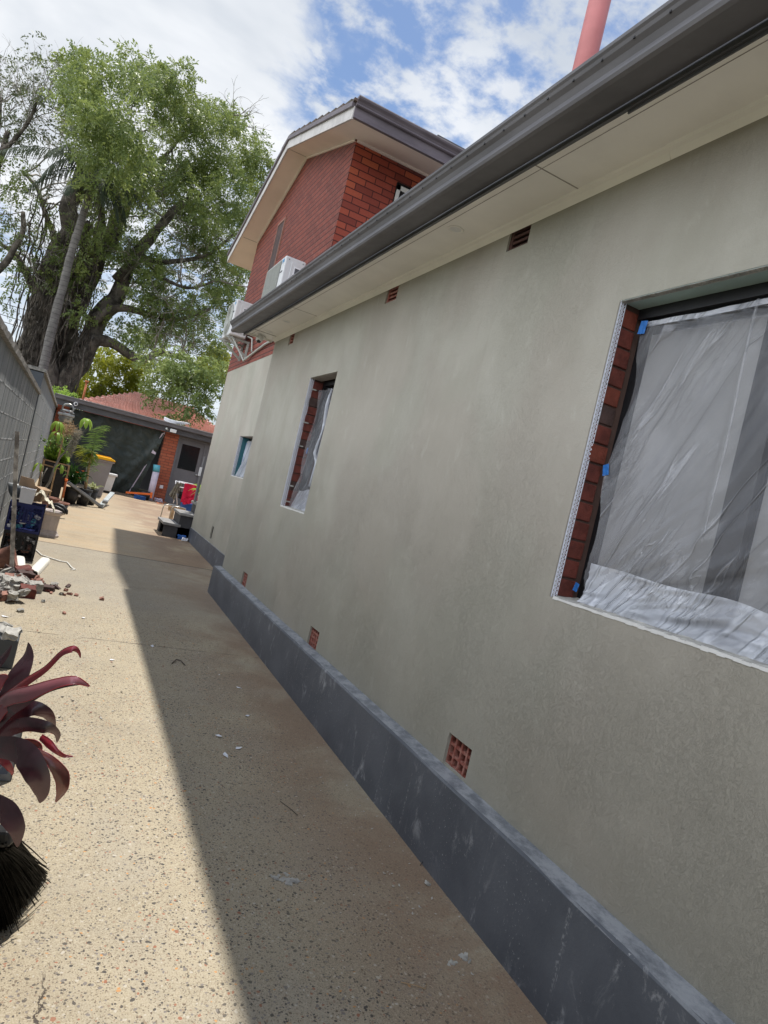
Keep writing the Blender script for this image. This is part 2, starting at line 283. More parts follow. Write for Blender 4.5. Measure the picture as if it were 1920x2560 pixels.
MAT['yellow'] = simple('bin_yellow', (.85, .45, .01), .45, .08, 5, .05); MAT['bin'] = simple('bin_grey', (.28, .27, .285), .5, .1, 3, .05)
MAT['urn'] = simple('urn_stone', (.50, .44, .42), .8, .15, 9, .2); MAT['cream'] = simple('cream_cloth', (.66, .62, .50), .9, .2, 20, .4)
MAT['card'] = simple('cardboard', (.45, .31, .20), .9, .15); MAT['concrete_bit'] = simple('concrete_lump', (.42, .41, .38), .95, .4, 22, .9, 70, bd=.01)
MAT['pvc'] = simple('white_pvc', (.80, .79, .74), .4, .08, 9, .05)
MAT['redcloth'] = simple('crimson_towel', (.55, .008, .045), .9, .2, 9, .4); MAT['olive'] = simple('olive_cloth', (.17, .155, .12), .9, .3, 9, .4); MAT['darkcloth'] = simple('black_cloth', (.012, .013, .013), .9)
MAT['bluecloth'] = simple('blue_plastic', (.02, .10, .35), .5); MAT['stair'] = simple('grey_step', (.055, .055, .060), .7, .3, 6, .3); MAT['stairtop'] = simple('step_tread', (.27, .265, .26), .8, .3, 9, .3)
MAT['paper'] = simple('paper_scrap', (.78, .80, .86), .8, .05); MAT['bag'] = simple('plastic_bag', (.70, .62, .72), .5, .2)
MAT['soil'] = simple('soil', (.04, .028, .02), .95, .3, 30, .5)
# foliage
def leafmat(name, c1, c2, c3, rough=.45, trans=.35, ns=1.0):
    m = MT(name); a = m.ramp(m.noise(ns, 3, .6), [(.32, c1), (.5, c2), (.68, c3)]); a = m.mix(m.sm(m.noise(ns*14, 2), .35, .7, 0, .5), a, c3)
    m.col(a); m.set(Roughness=rough, Specular_IOR_Level=.4)
    t = m.n.new('ShaderNodeBsdfTranslucent'); tcx = m.mix(.5, a, tuple(min(1, x*1.8) for x in c3)); m.l.new(tcx, t.inputs[0])
    mxs = m.n.new('ShaderNodeMixShader'); mxs.inputs[0].default_value = trans; m.l.new(m.b.outputs[0], mxs.inputs[1]); m.l.new(t.outputs[0], mxs.inputs[2])
    m.l.new(mxs.outputs[0], m.n['Material Output'].inputs[0]); return m.m
MAT['fig'] = leafmat('fig_leaf', (.060, .100, .030), (.115, .170, .045), (.25, .295, .09), .42, .32, .8)
MAT['fig2'] = leafmat('yellow_green_leaf', (.11, .15, .015), (.19, .22, .02), (.30, .30, .03), .5, .4, .7)
MAT['sparse'] = leafmat('dull_leaf', (.05, .07, .03), (.08, .105, .045), (.13, .15, .07), .5, .3, .8)
MAT['palm'] = leafmat('palm_leaf', (.03, .045, .028), (.05, .07, .042), (.10, .12, .08), .65, .2, .8)
MAT['fresh'] = leafmat('fresh_leaf', (.10, .20, .03), (.19, .32, .045), (.32, .45, .08), .4, .4, 5)
MAT['mid'] = leafmat('mid_leaf', (.04, .09, .02), (.08, .15, .035), (.16, .24, .06), .4, .3, 5)
MAT['strap'] = leafmat('strap_leaf', (.02, .06, .015), (.035, .10, .02), (.07, .16, .04), .3, .2, 5)
MAT['pale_leaf'] = leafmat('pale_leaf', (.20, .28, .10), (.38, .42, .22), (.55, .56, .34), .5, .3, 8)
MAT['moss'] = leafmat('grey_moss', (.10, .10, .07), (.20, .19, .14), (.34, .31, .25), .9, .2, 9)
MAT['bark'] = simple('fig_bark', (.17, .145, .12), .95, .5, 3, .9, 14, c2=(.06, .05, .042), bd=.06)
MAT['bark_pale'] = simple('pale_branch', (.34, .31, .27), .9, .4, 3, .5, 20)
m = MT('palm_trunk'); x = m.sep(); z = m.ma('ADD', m.ma('MULTIPLY', x[2], 5.0), m.ma('MULTIPLY', m.noise(2), .5)); fr = m.ma('FRACT', z)
m.col(m.mix(m.sm(fr, .86, .97), m.mix(m.sm(m.noise(5, 6, .6), .3, .7), (.125, .115, .11), (.20, .185, .175)), (.06, .052, .046))); m.set(Roughness=.9); m.bump(m.ma('ADD', fr, m.noise(30)), .5, .03); MAT['palmtrunk'] = m.m
def cordy(name, c1, c2, edge):
    m = MT(name); a = m.mix(m.sm(m.noise(9, 5, .6, v=m.map((1, 1, 1))), .35, .65), c1, c2); m.col(a); m.set(Roughness=.27, Specular_IOR_Level=.8, Coat_Weight=.3, Coat_Roughness=.15)
    m.bump(m.noise(60, 3, v=m.map((1, 1, .3))), .15, .002)
    t = m.n.new('ShaderNodeBsdfTranslucent'); t.inputs[0].default_value = (*edge, 1); mxs = m.n.new('ShaderNodeMixShader'); mxs.inputs[0].default_value = .05
    m.l.new(m.b.outputs[0], mxs.inputs[1]); m.l.new(t.outputs[0], mxs.inputs[2]); m.l.new(mxs.outputs[0], m.n['Material Output'].inputs[0]); return m.m
MAT['cordy'] = cordy('cordyline_dark', (.030, .013, .019), (.062, .030, .040), (.30, .03, .05))
MAT['cordy_pink'] = cordy('cordyline_pink', (.30, .10, .12), (.19, .065, .08), (.85, .05, .08))
MAT['cordy_red'] = cordy('cordyline_margin', (.36, .018, .03), (.22, .03, .045), (.9, .03, .05))
MAT['cordy_dry'] = cordy('cordyline_dry', (.13, .022, .018), (.08, .025, .02), (.5, .06, .03))
MAT['bristle'] = simple('black_bristle', (.0012, .0012, .0014), .5, .2, 20, 0, spec=.04)
# ------------------------------------------------------------------ mesh building
class MB:
    def __init__(s): s.v = []; s.f = []; s.sm = []
    def add(s, vs, fs, smooth=False):
        k = len(s.v); s.v += [tuple(x) for x in vs]; s.f += [tuple(i+k for i in f) for f in fs]; s.sm += [smooth]*len(fs); return s
    def box(s, a, b, M=None):
        (x0, y0, z0), (x1, y1, z1) = a, b; x0, x1 = sorted((x0, x1)); y0, y1 = sorted((y0, y1)); z0, z1 = sorted((z0, z1))
        vs = [Vector(q) for q in ((x0,y0,z0),(x1,y0,z0),(x1,y1,z0),(x0,y1,z0),(x0,y0,z1),(x1,y0,z1),(x1,y1,z1),(x0,y1,z1))]
        if M is not None: vs = [M @ q for q in vs]
        return s.add(vs, [(0,3,2,1),(4,5,6,7),(0,1,5,4),(1,2,6,5),(2,3,7,6),(3,0,4,7)])
    def quad(s, a, b, c, d): return s.add([a, b, c, d], [(0, 1, 2, 3)])
    def tube(s, pts, r, n=8, cap=True, smooth=True):
        pts = [Vector(p) for p in pts]; rs = r if isinstance(r, (list, tuple)) else [r]*len(pts); k = []; prev = None
        for i, p in enumerate(pts):
            t = (pts[min(i+1, len(pts)-1)]-pts[max(i-1, 0)])
            if t.length < 1e-9: t = Vector((0, 0, 1))
            t.normalize()
            if prev is None: prev = t.orthogonal().normalized()
            u = (prev-t*prev.dot(t))
            u = u.normalized() if u.length > 1e-6 else t.orthogonal().normalized()
            prev = u; w_ = t.cross(u)
            for j in range(n):
                a = 2*math.pi*j/n; k.append(p+(u*math.cos(a)+w_*math.sin(a))*rs[i])
        fs = [(i*n+j, i*n+(j+1) % n, (i+1)*n+(j+1) % n, (i+1)*n+j) for i in range(len(pts)-1) for j in range(n)]
        s.add(k, fs, smooth)
        if cap: b = len(s.v)-len(k); s.f += [tuple(b+j for j in range(n))[::-1], tuple(b+(len(pts)-1)*n+j for j in range(n))]; s.sm += [False, False]
        return s
    def lathe(s, prof, c=(0, 0, 0), n=24, sx=1, sy=1, smooth=True):
        vs = [(c[0]+r*math.cos(2*math.pi*j/n)*sx, c[1]+r*math.sin(2*math.pi*j/n)*sy, c[2]+z) for r, z in prof for j in range(n)]
        fs = [(i*n+j, i*n+(j+1) % n, (i+1)*n+(j+1) % n, (i+1)*n+j) for i in range(len(prof)-1) for j in range(n)]
        return s.add(vs, fs, smooth)
    def prism(s, prof, axis, a, b):      # prof: 2-d closed outline, swept along axis ('x' or 'y')
        n = len(prof); P = (lambda p, t: (t, p[0], p[1])) if axis == 'x' else (lambda p, t: (p[0], t, p[1]))
        vs = [P(p, a) for p in prof]+[P(p, b) for p in prof]
        return s.add(vs, [(i, (i+1) % n, n+(i+1) % n, n+i) for i in range(n)]+[tuple(range(n))[::-1], tuple(range(n, 2*n))])
    def blade(s, pts, ws, side, fold=.25, smooth=True):   # leaf: centre line, widths, side vector
        pts = [Vector(p) for p in pts]; vs = []
        for i, p in enumerate(pts):
            t = (pts[min(i+1, len(pts)-1)]-pts[max(i-1, 0)]).normalized(); sd_ = side[i] if isinstance(side, list) else side
            sd_ = (sd_-t*sd_.dot(t)); sd_ = sd_.normalized() if sd_.length > 1e-6 else t.orthogonal(); nn = sd_.cross(t)
            vs += [p-sd_*ws[i]+nn*ws[i]*fold, p, p+sd_*ws[i]+nn*ws[i]*fold]
        fs = []
        for i in range(len(pts)-1): a = 3*i; fs += [(a, a+1, a+4, a+3), (a+1, a+2, a+5, a+4)]
        return s.add(vs, fs, smooth)
    def build(s, name, mat, parent=None, origin=None, bevel=0, world=True):
        me = bpy.data.meshes.new(name); off = Vector((0, 0, 0))
        if parent and world:
            p = parent
            while p: off += p.location; p = p.parent
        if origin is not None: off = Vector(origin)
        me.from_pydata([tuple(Vector(v)-off) for v in s.v] if off.length else s.v, [], s.f)
        me.polygons.foreach_set('use_smooth', s.sm); me.materials.append(mat if not isinstance(mat, str) else MAT[mat]); me.update()
        o = bpy.data.objects.new(name, me); COL.objects.link(o)
        if parent: o.parent = parent
        elif origin is not None: o.location = origin
        if bevel:
            b = o.modifiers.new('bevel', 'BEVEL'); b.width = bevel; b.segments = 2; b.limit_method = 'ANGLE'; b.angle_limit = math.radians(35)
        return o
def tag(o, label=None, cat=None, group=None, kind=None):
    for k, v in (('label', label), ('category', cat), ('group', group), ('kind', kind)):
        if v: o[k] = v
    return o
def thing(name, label, cat, loc=(0, 0, 0), rz=0, group=None):
    o = bpy.data.objects.new(name, None); COL.objects.link(o); o.location = loc; o.rotation_euler = (0, 0, rz); o.empty_display_size = .1; return tag(o, label, cat, group)
def kids(o): return [c for c in COL.objects if c.parent == o]
def copy_tree(o, parent=None):
    c = o.copy(); COL.objects.link(c); c.parent = parent
    for ch in kids(o): copy_tree(ch, c)
    return c
def npmesh(name, v, nq, mat, parent=None, smooth=False):   # v: (4n,3) array, separate quads
    me = bpy.data.meshes.new(name); me.vertices.add(len(v)); me.vertices.foreach_set('co', v.astype(np.float32).ravel())
    me.loops.add(4*nq); me.loops.foreach_set('vertex_index', np.arange(4*nq, dtype=np.int32)); me.polygons.add(nq)
    me.polygons.foreach_set('loop_start', np.arange(0, 4*nq, 4, dtype=np.int32)); me.polygons.foreach_set('loop_total', np.full(nq, 4, dtype=np.int32))
    me.update(calc_edges=True); me.materials.append(MAT[mat]); o = bpy.data.objects.new(name, me); COL.objects.link(o)
    if parent: o.parent = parent; me.transform(Matrix.Translation(-parent.location))
    return o
def text_mesh(txt, size, mat, name, parent, M):
    cu = bpy.data.curves.new('t', 'FONT'); cu.body = txt; cu.size = size; cu.align_x = 'CENTER'; cu.align_y = 'CENTER'; cu.extrude = .0008
    t = bpy.data.objects.new('t', cu); COL.objects.link(t); dg = bpy.context.evaluated_depsgraph_get(); me = bpy.data.meshes.new_from_object(t.evaluated_get(dg)); bpy.data.objects.remove(t)
    me.materials.clear(); me.materials.append(MAT[mat]); me.transform(M); o = bpy.data.objects.new(name, me); COL.objects.link(o); o.parent = parent; return o
# ================================================================== SETTING
def slope_sheet(name, x0, x1, y0, y1, dz, mat, nx=2, ny=40):
    b = MB(); ys = [y0+(y1-y0)*j/ny for j in range(ny+1)]; xs = [x0+(x1-x0)*i/nx for i in range(nx+1)]
    b.add([(x, y, gz(y)+dz) for y in ys for x in xs], [(j*(nx+1)+i, j*(nx+1)+i+1, (j+1)*(nx+1)+i+1, (j+1)*(nx+1)+i) for j in range(ny) for i in range(nx)])
    return tag(b.build(name, mat), kind='structure')
slope_sheet('ground', -900, 900, -300, 1500, -.06, 'earth', 4, 600)
slope_sheet('driveway', -.75, 6.5, -4, 22.5, 0, 'drive', 6, 54)
# ------------------------------------------------------------------ wall with openings, plane x = X, outside towards -x
def wall_x(mb, X, T, y0, y1, z0, z1, holes, topf=None):
    ys = sorted({y0, y1, *[h[0] for h in holes], *[h[1] for h in holes]}); zs = sorted({z0, z1, *[h[2] for h in holes], *[h[3] for h in holes]})
    for i in range(len(ys)-1):
        for j in range(len(zs)-1):
            yc, zc = (ys[i]+ys[i+1])/2, (zs[j]+zs[j+1])/2
            if any(h[0] < yc < h[1] and h[2] < zc < h[3] for h in holes): continue
            mb.quad((X, ys[i], zs[j]), (X, ys[i+1], zs[j]), (X, ys[i+1], zs[j+1]), (X, ys[i], zs[j+1]))
    for a, b, c, d in holes:      # plaster-thick returns
        t = T
        mb.quad((X, a, c), (X, a, d), (X+t, a, d), (X+t, a, c)); mb.quad((X, b, c), (X+t, b, c), (X+t, b, d), (X, b, d))
        mb.quad((X, a, d), (X, b, d), (X+t, b, d), (X+t, a, d)); mb.quad((X, a, c), (X+t, a, c), (X+t, b, c), (X, b, c))
    mb.quad((X, y1, z0), (X+.4, y1, z0), (X+.4, y1, z1), (X, y1, z1)); mb.quad((X, y0, z0), (X, y0, z1), (X+.4, y0, z1), (X+.4, y0, z0))
WX = 1.95
BW = (.62, 2.265, 1.344, 2.657); MW = (5.685, 6.45, 1.335, 2.645)
lowv = [(7.02, 7.235, .362, .512), (4.69, 4.90, .362, .512), (2.54, 2.75, .385, .535)]
topv = [(3.10, 3.30, 3.135, 3.275), (4.745, 4.95, 3.13, 3.275), (7.42, 7.61, 3.125, 3.275), (-.2, 0.02, 3.135, 3.275)]
H1 = thing('single_storey_house', 'low house wing freshly rendered in grey cement with film covered windows beside the driveway', 'house', (WX, 0, 0))
b = MB(); wall_x(b, WX, .02, -2.5, 8.25, .34, 3.30, [BW, MW]+lowv+topv); b.build('rendered_wall', 'render', H1)
# black sheets drawn as the dark inside the vent holes
b = MB()
for h in lowv+topv:
    b = MB(); b.quad((WX+.11, h[0]-.02, h[2]-.02), (WX+.11, h[1]+.02, h[2]-.02), (WX+.11, h[1]+.02, h[3]+.02), (WX+.11, h[0]-.02, h[3]+.02)); b.build('vent_cavity', 'hole', H1)
# plinth
b = MB(); n = 44
prof = []
for j in range(n+1):
    y = -2.5+(8.36+2.5)*j/n; jt = lambda a: random.uniform(-a, a)
    prof.append([(1.866+jt(.0015), y, gz(y)-.03), (1.866+jt(.001), y, .340+.02*max(0, 1-y/8)+jt(.0015)), (1.873, y, .352+.02*max(0, 1-y/8)+jt(.0025)), (1.951, y, .368+.014*max(0, 1-y/8)+jt(.003))])
k = len(prof[0]); b.add([q for p in prof for q in p], [(j*k+i, j*k+i+1, (j+1)*k+i+1, (j+1)*k+i) for j in range(n) for i in range(k-1)])
b.add(prof[-1]+[(1.951, 8.36, gz(8.3)-.03)], [(4, 3, 2, 1, 0)]); b.build('plinth', 'plinth', H1)
b = MB(); b.box((1.951, 8.26, -.1), (2.33, 8.36, .36)); b.build('plinth_return', 'plinth', H1)
# eaves
ye = 8.44
b = MB(); b.box((1.60, -2.5, 3.285), (WX+.10, ye, 3.297)); b.build('soffit', 'soffit', H1)
b = MB()
for y in (2.70, 6.58): b.box((1.635, y-.003, 3.2835), (1.915, y+.004, 3.2855))
b.box((1.68, -2.5, 3.2835), (1.683, ye, 3.2852)); b.box((1.64, 8.10, 3.2815), (1.915, 8.115, 3.2855))
b.build('soffit_joint', 'groove', H1)
b = MB(); pr = [(1.905, 3.285), (1.912, 3.272), (1.93, 3.266), (1.9495, 3.240), (1.9495, 3.285)]; b.prism(pr, 'y', -2.5, 2.16); b.prism([(x+.002, z+.003) if x < 1.94 else (x, z) for x, z in pr], 'y', 2.163, ye-.16); b.build('cornice_bead', 'soffit', H1)
b = MB(); b.box((1.585, -2.5, 3.236), (1.60, ye, 3.40)); b.box((1.5975, -2.5, 3.226), (1.604, 2.06, 3.24)); b.build('fascia', 'fascia', H1)
b = MB(); b.box((1.60, ye-.02, 3.262), (WX-.001, ye, 3.42)); b.build('eave_end_board', 'soffit', H1)
g = [(1.582, 3.262), (1.452, 3.240), (1.437, 3.246), (1.430, 3.258), (1.432, 3.270), (1.440, 3.276), (1.440, 3.290), (1.428, 3.312), (1.412, 3.326), (1.406, 3.338), (1.398, 3.346), (1.396, 3.358), (1.402, 3.366), (1.412, 3.366), (1.416, 3.356)]
b = MB(); n = 60; ys = [-2.5+(ye+.02+2.5)*j/n for j in range(n+1)]
b.add([(x, y, z) for y in ys for x, z in g], [(j*len(g)+i, (j+1)*len(g)+i, (j+1)*len(g)+i+1, j*len(g)+i+1) for j in range(n) for i in range(len(g)-1)], False)
G1 = b.build('gutter', 'gutter', H1)
b = MB(); b.prism([(x-.002, z-.002) for x, z in g[:-1]]+[(1.582, 3.366)], 'y', ye+.02, ye+.024); b.build('gutter_end_cap', 'gutter_up', G1)
b = MB(); y = -.6
while y < 8.4: b = MB(); b.box((1.4085, y-.004, 3.3235), (1.4175, y+.004, 3.3305)); b.build('overflow_slot', 'ink', G1); y += .155
b = MB(); b.add([(1.56, -2.5, 3.36), (1.56, ye-.0, 3.36), (6.5, ye, 5.0), (6.5, -2.5, 5.0)], [(0, 3, 2, 1)])
b.add([(1.56, ye, 3.30), (6.5, ye, 3.30), (6.5, ye, 5.0), (1.56, ye, 3.36)], [(0, 1, 2, 3)]); b.build('roof', 'gutter', H1)
b = MB(); b.quad((6.5, -2.5, 0), (6.5, 8.26, 0), (6.5, 8.26, 5), (6.5, -2.5, 5)); b.quad((WX+.3, -2.5, 0), (6.5, -2.5, 0), (6.5, -2.5, 4.9), (WX+.3, -2.5, 3.4)); b.quad((WX+.3, 8.26, 0), (6.5, 8.26, 0), (6.5, 8.26, 4.9), (WX+.3, 8.26, 3.4)); b.build('far_walls', 'render', H1)
b = MB(); b.quad((WX+.34, -2.5, 0), (WX+.34, 8.2, 0), (WX+.34, 8.2, 3.3), (WX+.34, -2.5, 3.3)); b.build('light_blocker', 'hole', H1)  # added black sheet, stops sunlight leaking in behind the openings
for i, (x, y) in enumerate(((1.762, 3.62), (1.775, 7.22), (1.785, 8.0), (1.762, .9))):
    b = MB(); b.lathe([(.052, 3.286), (.052, 3.281), (.046, 3.279), (.040, 3.281), (.036, 3.284)], (x, y, 0), 28); d = b.build('downlight', 'soffit', H1)
    b = MB(); b.lathe([(.036, 3.2835), (.0, 3.2835)], (x, y, 0), 28); b.build('lens', 'white_paint', d)
# air vents
for i, h in enumerate(lowv):
    a, bb, c, d = h; v = MB(); x0 = WX+.016; cols, rows = (4, 3) if i == 2 else (5, 4); cw = (bb-a)/cols; rh = (d-c)/rows
    for q in range(cols+1): yy = a+q*cw; t = .007; v.box((x0+random.uniform(0, .003), max(a, yy-t), c), (WX+.07, min(bb, yy+t), d))
    for q in range(rows+1): zz_ = c+q*rh; t = .007; v.box((x0+.0035, a+.001, max(c, zz_-t)), (WX+.069, bb-.001, min(d, zz_+t)))
    v.build('air_vent', 'vent', H1)
for i, h in enumerate(topv):
    a, bb, c, d = h; v = MB(); x0 = WX+.014
    for q in range(4): z0 = c+.004+q*.034; v.add([(x0, a, z0), (x0, bb, z0), (x0, bb, z0+.016), (x0, a, z0+.016), (x0+.05, a, z0+.012), (x0+.05, bb, z0+.012), (x0+.05, bb, z0+.026), (x0+.05, a, z0+.026)], [(0, 3, 2, 1), (4, 5, 6, 7), (0, 1, 5, 4), (3, 7, 6, 2), (0, 4, 7, 3), (1, 2, 6, 5)])
    v.box((x0-.002, a, c), (x0+.06, a+.012, d)); v.box((x0-.002, bb-.030, c), (x0+.06, bb, d)); v.build('air_vent', 'vent_dark' if i in (0, 3) else 'vent', H1)
# smear of render round the near low vent, rough lower edge
# ------------------------------------------------------------------ windows
def bead_strip(mb, P, U, Vv, Nn, L, Wd):      # perforated angle bead: P corner, U along, V across, N off the surface
    def bar(a, b_, t, lift=0):
        a, b_ = P+U*a[0]+Vv*a[1]+Nn*lift, P+U*b_[0]+Vv*b_[1]+Nn*lift; dr = (b_-a).normalized(); sd_ = dr.cross(Nn).normalized()*t; nn = Nn*.0012
        mb.add([a-sd_, a+sd_, b_+sd_, b_-sd_, a-sd_+nn, a+sd_+nn, b_+sd_+nn, b_-sd_+nn], [(0, 3, 2, 1), (4, 5, 6, 7), (0, 1, 5, 4), (1, 2, 6, 5), (2, 3, 7, 6), (3, 0, 4, 7)])
    bar((0, .0015), (L, .0015), .003); bar((0, Wd*.5), (L, Wd*.5), .0017, .0004); bar((0, Wd), (L, Wd), .0018)
    p = .020; k = int(L/p)
    for i in range(k):
        u = i*p
        bar((u, .002), (u+p/2, Wd*.5), .0016, .0008); bar((u+p/2, Wd*.5), (u+p, .002), .0016, .0008)
        bar((u, Wd), (u+p/2, Wd*.5), .0016, .0008); bar((u+p/2, Wd*.5), (u+p, Wd), .0016, .0008); bar((u, .002), (u, Wd), .0009, .0012)
def window(nm, X, h, depth, jamb, beadw, label=None, teal=True):
    y0, y1, z0, z1 = h; root = MB()
    W_ = thing(nm, None, None, (X-WX if False else 0, 0, 0)); W_.parent = H1 if X == WX else H2
    fx = X+depth+.03
    b = MB(); t = .045
    b.box((fx, y0-.03, z0-.02), (fx+.05, y0+t, z1+.02)); b.box((fx, y1-t, z0-.02), (fx+.05, y1+.03, z1+.02)); b.box((fx, y0+t, z0-.02), (fx+.05, y1-t, z0+t)); b.box((fx, y0+t, z1-t), (fx+.05, y1-t, z1+.02))
    b.build('frame', 'black_frame', W_)
    return W_, fx
def rough_sill(X, h, depth, parent):
    y0, y1, z0, z1 = h; b = MB(); n = int((y1-y0)/.025); rows = 6
    vs = [];
    for i in range(n+1):
        y = y0+(y1-y0)*i/n
        for j in range(rows+1):
            x = X+.001+(depth+.02)*j/rows; vs.append((x, y, z0+.004+(noise.noise((y*30, x*40, 3))*.006 if j else .001)+.010*j/rows+abs(noise.noise((y*9, 1, x*9)))*.01*(j > 0)))
    b.add(vs, [(i*(rows+1)+j, i*(rows+1)+j+1, (i+1)*(rows+1)+j+1, (i+1)*(rows+1)+j) for i in range(n) for j in range(rows)]); b.build('raw_sill', 'sill', parent)
    b = MB(); 
    for i in range(int((y1-y0)/.03)):
        y = y0+i*.03; b.box((X-.0025, y, z0-.004-random.random()*.004), (X+.006, y+.0297, z0+.004+random.random()*.004))
    b.build('sill_edge', 'white_paint', parent)
def brick_reveal(X, y, side, z0, z1, d0, d1, parent, mats):
    z = z0; i = 0
    while z < z1-.01:
        zt = min(z+.076, z1); b = MB(); j = random.uniform(-.004, .004)
        b.box((X+d0, y-.006+j if side > 0 else y-.1, z), (X+d1+random.uniform(-.006, .006), y+.1 if side > 0 else y+.006+j, zt)); b.build('reveal_brick', mats[i % len(mats)], parent, bevel=.004); z += .086; i += 1
    b = MB(); b.box((X+d0+.002, y+.004, z0-.02), (X+.2, y+.12, z1+.02)); b.build('reveal_mortar', 'mortar', parent)
Vx, Vy, Vz = Vector((1, 0, 0)), Vector((0, 1, 0)), Vector((0, 0, 1))
# big window
W_, fx = window('window', WX, BW, .125, None, .03)
y0, y1, z0, z1 = BW
brick_reveal(WX, y1, 1, z0+.01, z1-.004, .022, .118, W_, ['brick_plain', 'brick_plain', 'brick_plain', 'brick_plain', 'brick_plain', 'brick_plain', 'brick_plain', 'brick_bright', 'brick_plain', 'brick_dark', 'brick_bright', 'brick_plain', 'brick_plain', 'brick_plain', 'brick_bright'][:])
b = MB(); bead_strip(b, Vector((WX+.001, y1-.008, z0)), Vz, Vx, -Vy, z1-z0, .030); b.build('corner_bead', 'bead', W_)
b = MB(); bead_strip(b, Vector((WX+.001, y1, z1-.004)), -Vy, Vx, -Vz, y1-y0, .026); b.build('lintel_bead', 'sill', W_)
b = MB(); b.box((WX+.003, y0, z1-.0035), (WX+.111, y1-.006, z1+.03)); b.build('lintel_underside', 'teal', W_)
b = MB(); b.box((WX+.112, y0, z1-.05), (WX+.16, y1-.01, z1+.02)); b.build('head_flashing', 'black_frame', W_)
rough_sill(WX, BW, .14, W_)
b = MB(); b.quad((fx+.03, y0, z0), (fx+.03, y1, z0), (fx+.03, y1, z1), (fx+.03, y0, z1)); b.build('glass', 'glass', W_)
b = MB()
def mullion(ya, yb, zx=0): b.box((fx-.008, ya, z0+.02), (fx+.045, yb, z1-.04))
mullion(1.545, 1.65); mullion(1.10, 1.15); b.build('sash_bar', 'black_frame', W_)
b = MB()
for ya, yb in ((1.665, 2.235), (1.16, 1.53)): 
    nn = 14
    for i in range(nn): u = ya+(yb-ya)*i/nn; v2 = ya+(yb-ya)*(i+1)/nn; a1, a2 = fx+.026-.0005*math.sin(i*1.9), fx+.026-.0005*math.sin((i+1)*1.9); b.quad((a1, u, z0+.08), (a2, v2, z0+.08), (a2, v2, z1-.10), (a1, u, z1-.10))
b.build('blind', 'glass_grey', W_)
# middle window
W2, fx2 = window('window', WX, MW, .12, None, .03); y0, y1, z0, z1 = MW
brick_reveal(WX, y1, 1, z0+.01, z1-.004, .030, .150, W2, ['brick_plain', 'brick_plain', 'brick_dark', 'brick_plain', 'brick_plain'])
b = MB(); bead_strip(b, Vector((WX+.001, y1-.008, z0)), Vz, Vx, -Vy, (z1-z0), .040); b.build('corner_bead', 'bead', W2)
for zq in (.05, .21, .62, .86, 1.2): b = MB(); b.box((WX+.03, y1-.018, z0+zq), (WX+.085, y1-.0068, z0+zq+.012)); b.build('bead_clip', 'sill', W2)
b = MB(); b.box((WX+.02, y0, z1-.004), (WX+.12, y1-.006, z1+.03)); b.build('lintel_underside', 'groove', W2); rough_sill(WX, MW, .14, W2)
b = MB(); b.quad((fx2+.03, y0, z0), (fx2+.03, y1, z0), (fx2+.03, y1, z1), (fx2+.03, y0, z1)); b.build('glass', 'glass', W2)
b = MB(); b.box((fx2+.01, y0+.05, z0+.05), (fx2+.028, y0+.36, z1-.12)); b.build('blind', 'glass_grey', W2)
# ------------------------------------------------------------------ masking film (hangs over each opening)
def film_sheet(name, label, X, ya, yb, za, zb, fn, mat, ny=90, nz=110):
    b = MB(); vs = []
    for i in range(ny+1):
        for j in range(nz+1):
            u, v = i/ny, j/nz; y = ya+(yb-ya)*u; z = za+(zb-za)*v; dx, dy, dz2 = fn(u, v, y, z); vs.append((X+dx, y+dy, z+dz2))
    b.add(vs, [(i*(nz+1)+j, i*(nz+1)+j+1, (i+1)*(nz+1)+j+1, (i+1)*(nz+1)+j) for i in range(ny) for j in range(nz)], True); return b
def fold(y, z, f1, ph, k): return math.sin((y*f1+z*k)*6.28+ph)
def rdg(a, c, s_): return 1-min(1, abs(noise.noise((a, c, s_)))*3.2)
def big_fn(u, v, y, z):
    s_, t_ = y*.86+z*.51, z*.86-y*.51
    d = -.018*rdg(y*4.2+z*.5, z*.35, 21)-.014*rdg(s_*3.2, t_*.7, 1)*(.4+.6*v)-.006*rdg(s_*9, t_*1.6, 5)-.008*noise.noise((y*2.2, z*2, 3))
    th = math.atan2(z-z0+.02, y1-y+.02); rr_ = math.hypot(z-z0, y1-y); wgt = max(0, 1-v*1.9)*min(1, rr_*3)
    d -= wgt*(.026*rdg(th*5.5, rr_*.8, 9)+.010*rdg(th*14, rr_*1.2, 12))
    d -= .014*math.exp(-((y-1.665)/.018)**2)-.010*math.exp(-((y-1.61)/.04)**2)
    dy = -.028*math.sin(v*math.pi*2.0)**2*(u > .9)*(u-.9)*10 - .05*(u > .85)*(u-.85)/.15*math.exp(-((v-.0)/.06)**2)
    return d, dy, (.012*noise.noise((y*6, 0, 1)) if v < .02 else 0)-(.012*v if v > .98 else 0)
y0, y1, z0, z1 = BW
F1 = thing('plastic_film', 'creased translucent plastic film taped over the biggest and nearest window of the rendered wall', 'plastic sheet', (WX+.12, 1.4, z0))
film_sheet('film', '', WX+.118, y0+.0, y1-.055, z0+.012, z1-.075, big_fn, 'film', 170, 150).build('film', 'film', F1)
def bun_fn(u, v, y, z):
    d = -.016*(1-v)**2-.014*rdg(y*2.2, z*9+y*2.5, 3)-.008*rdg(y*5, z*26+y*4, 7)
    zz2 = .02*noise.noise((y*3, 5, 0))*v+.05*v*(u-.3)
    return d, 0, zz2
film_sheet('x', '', WX+.100, y0, y1-.10, z0+.010, z0+.15, bun_fn, '', 110, 26).build('gathered_hem', 'film_dense', F1)
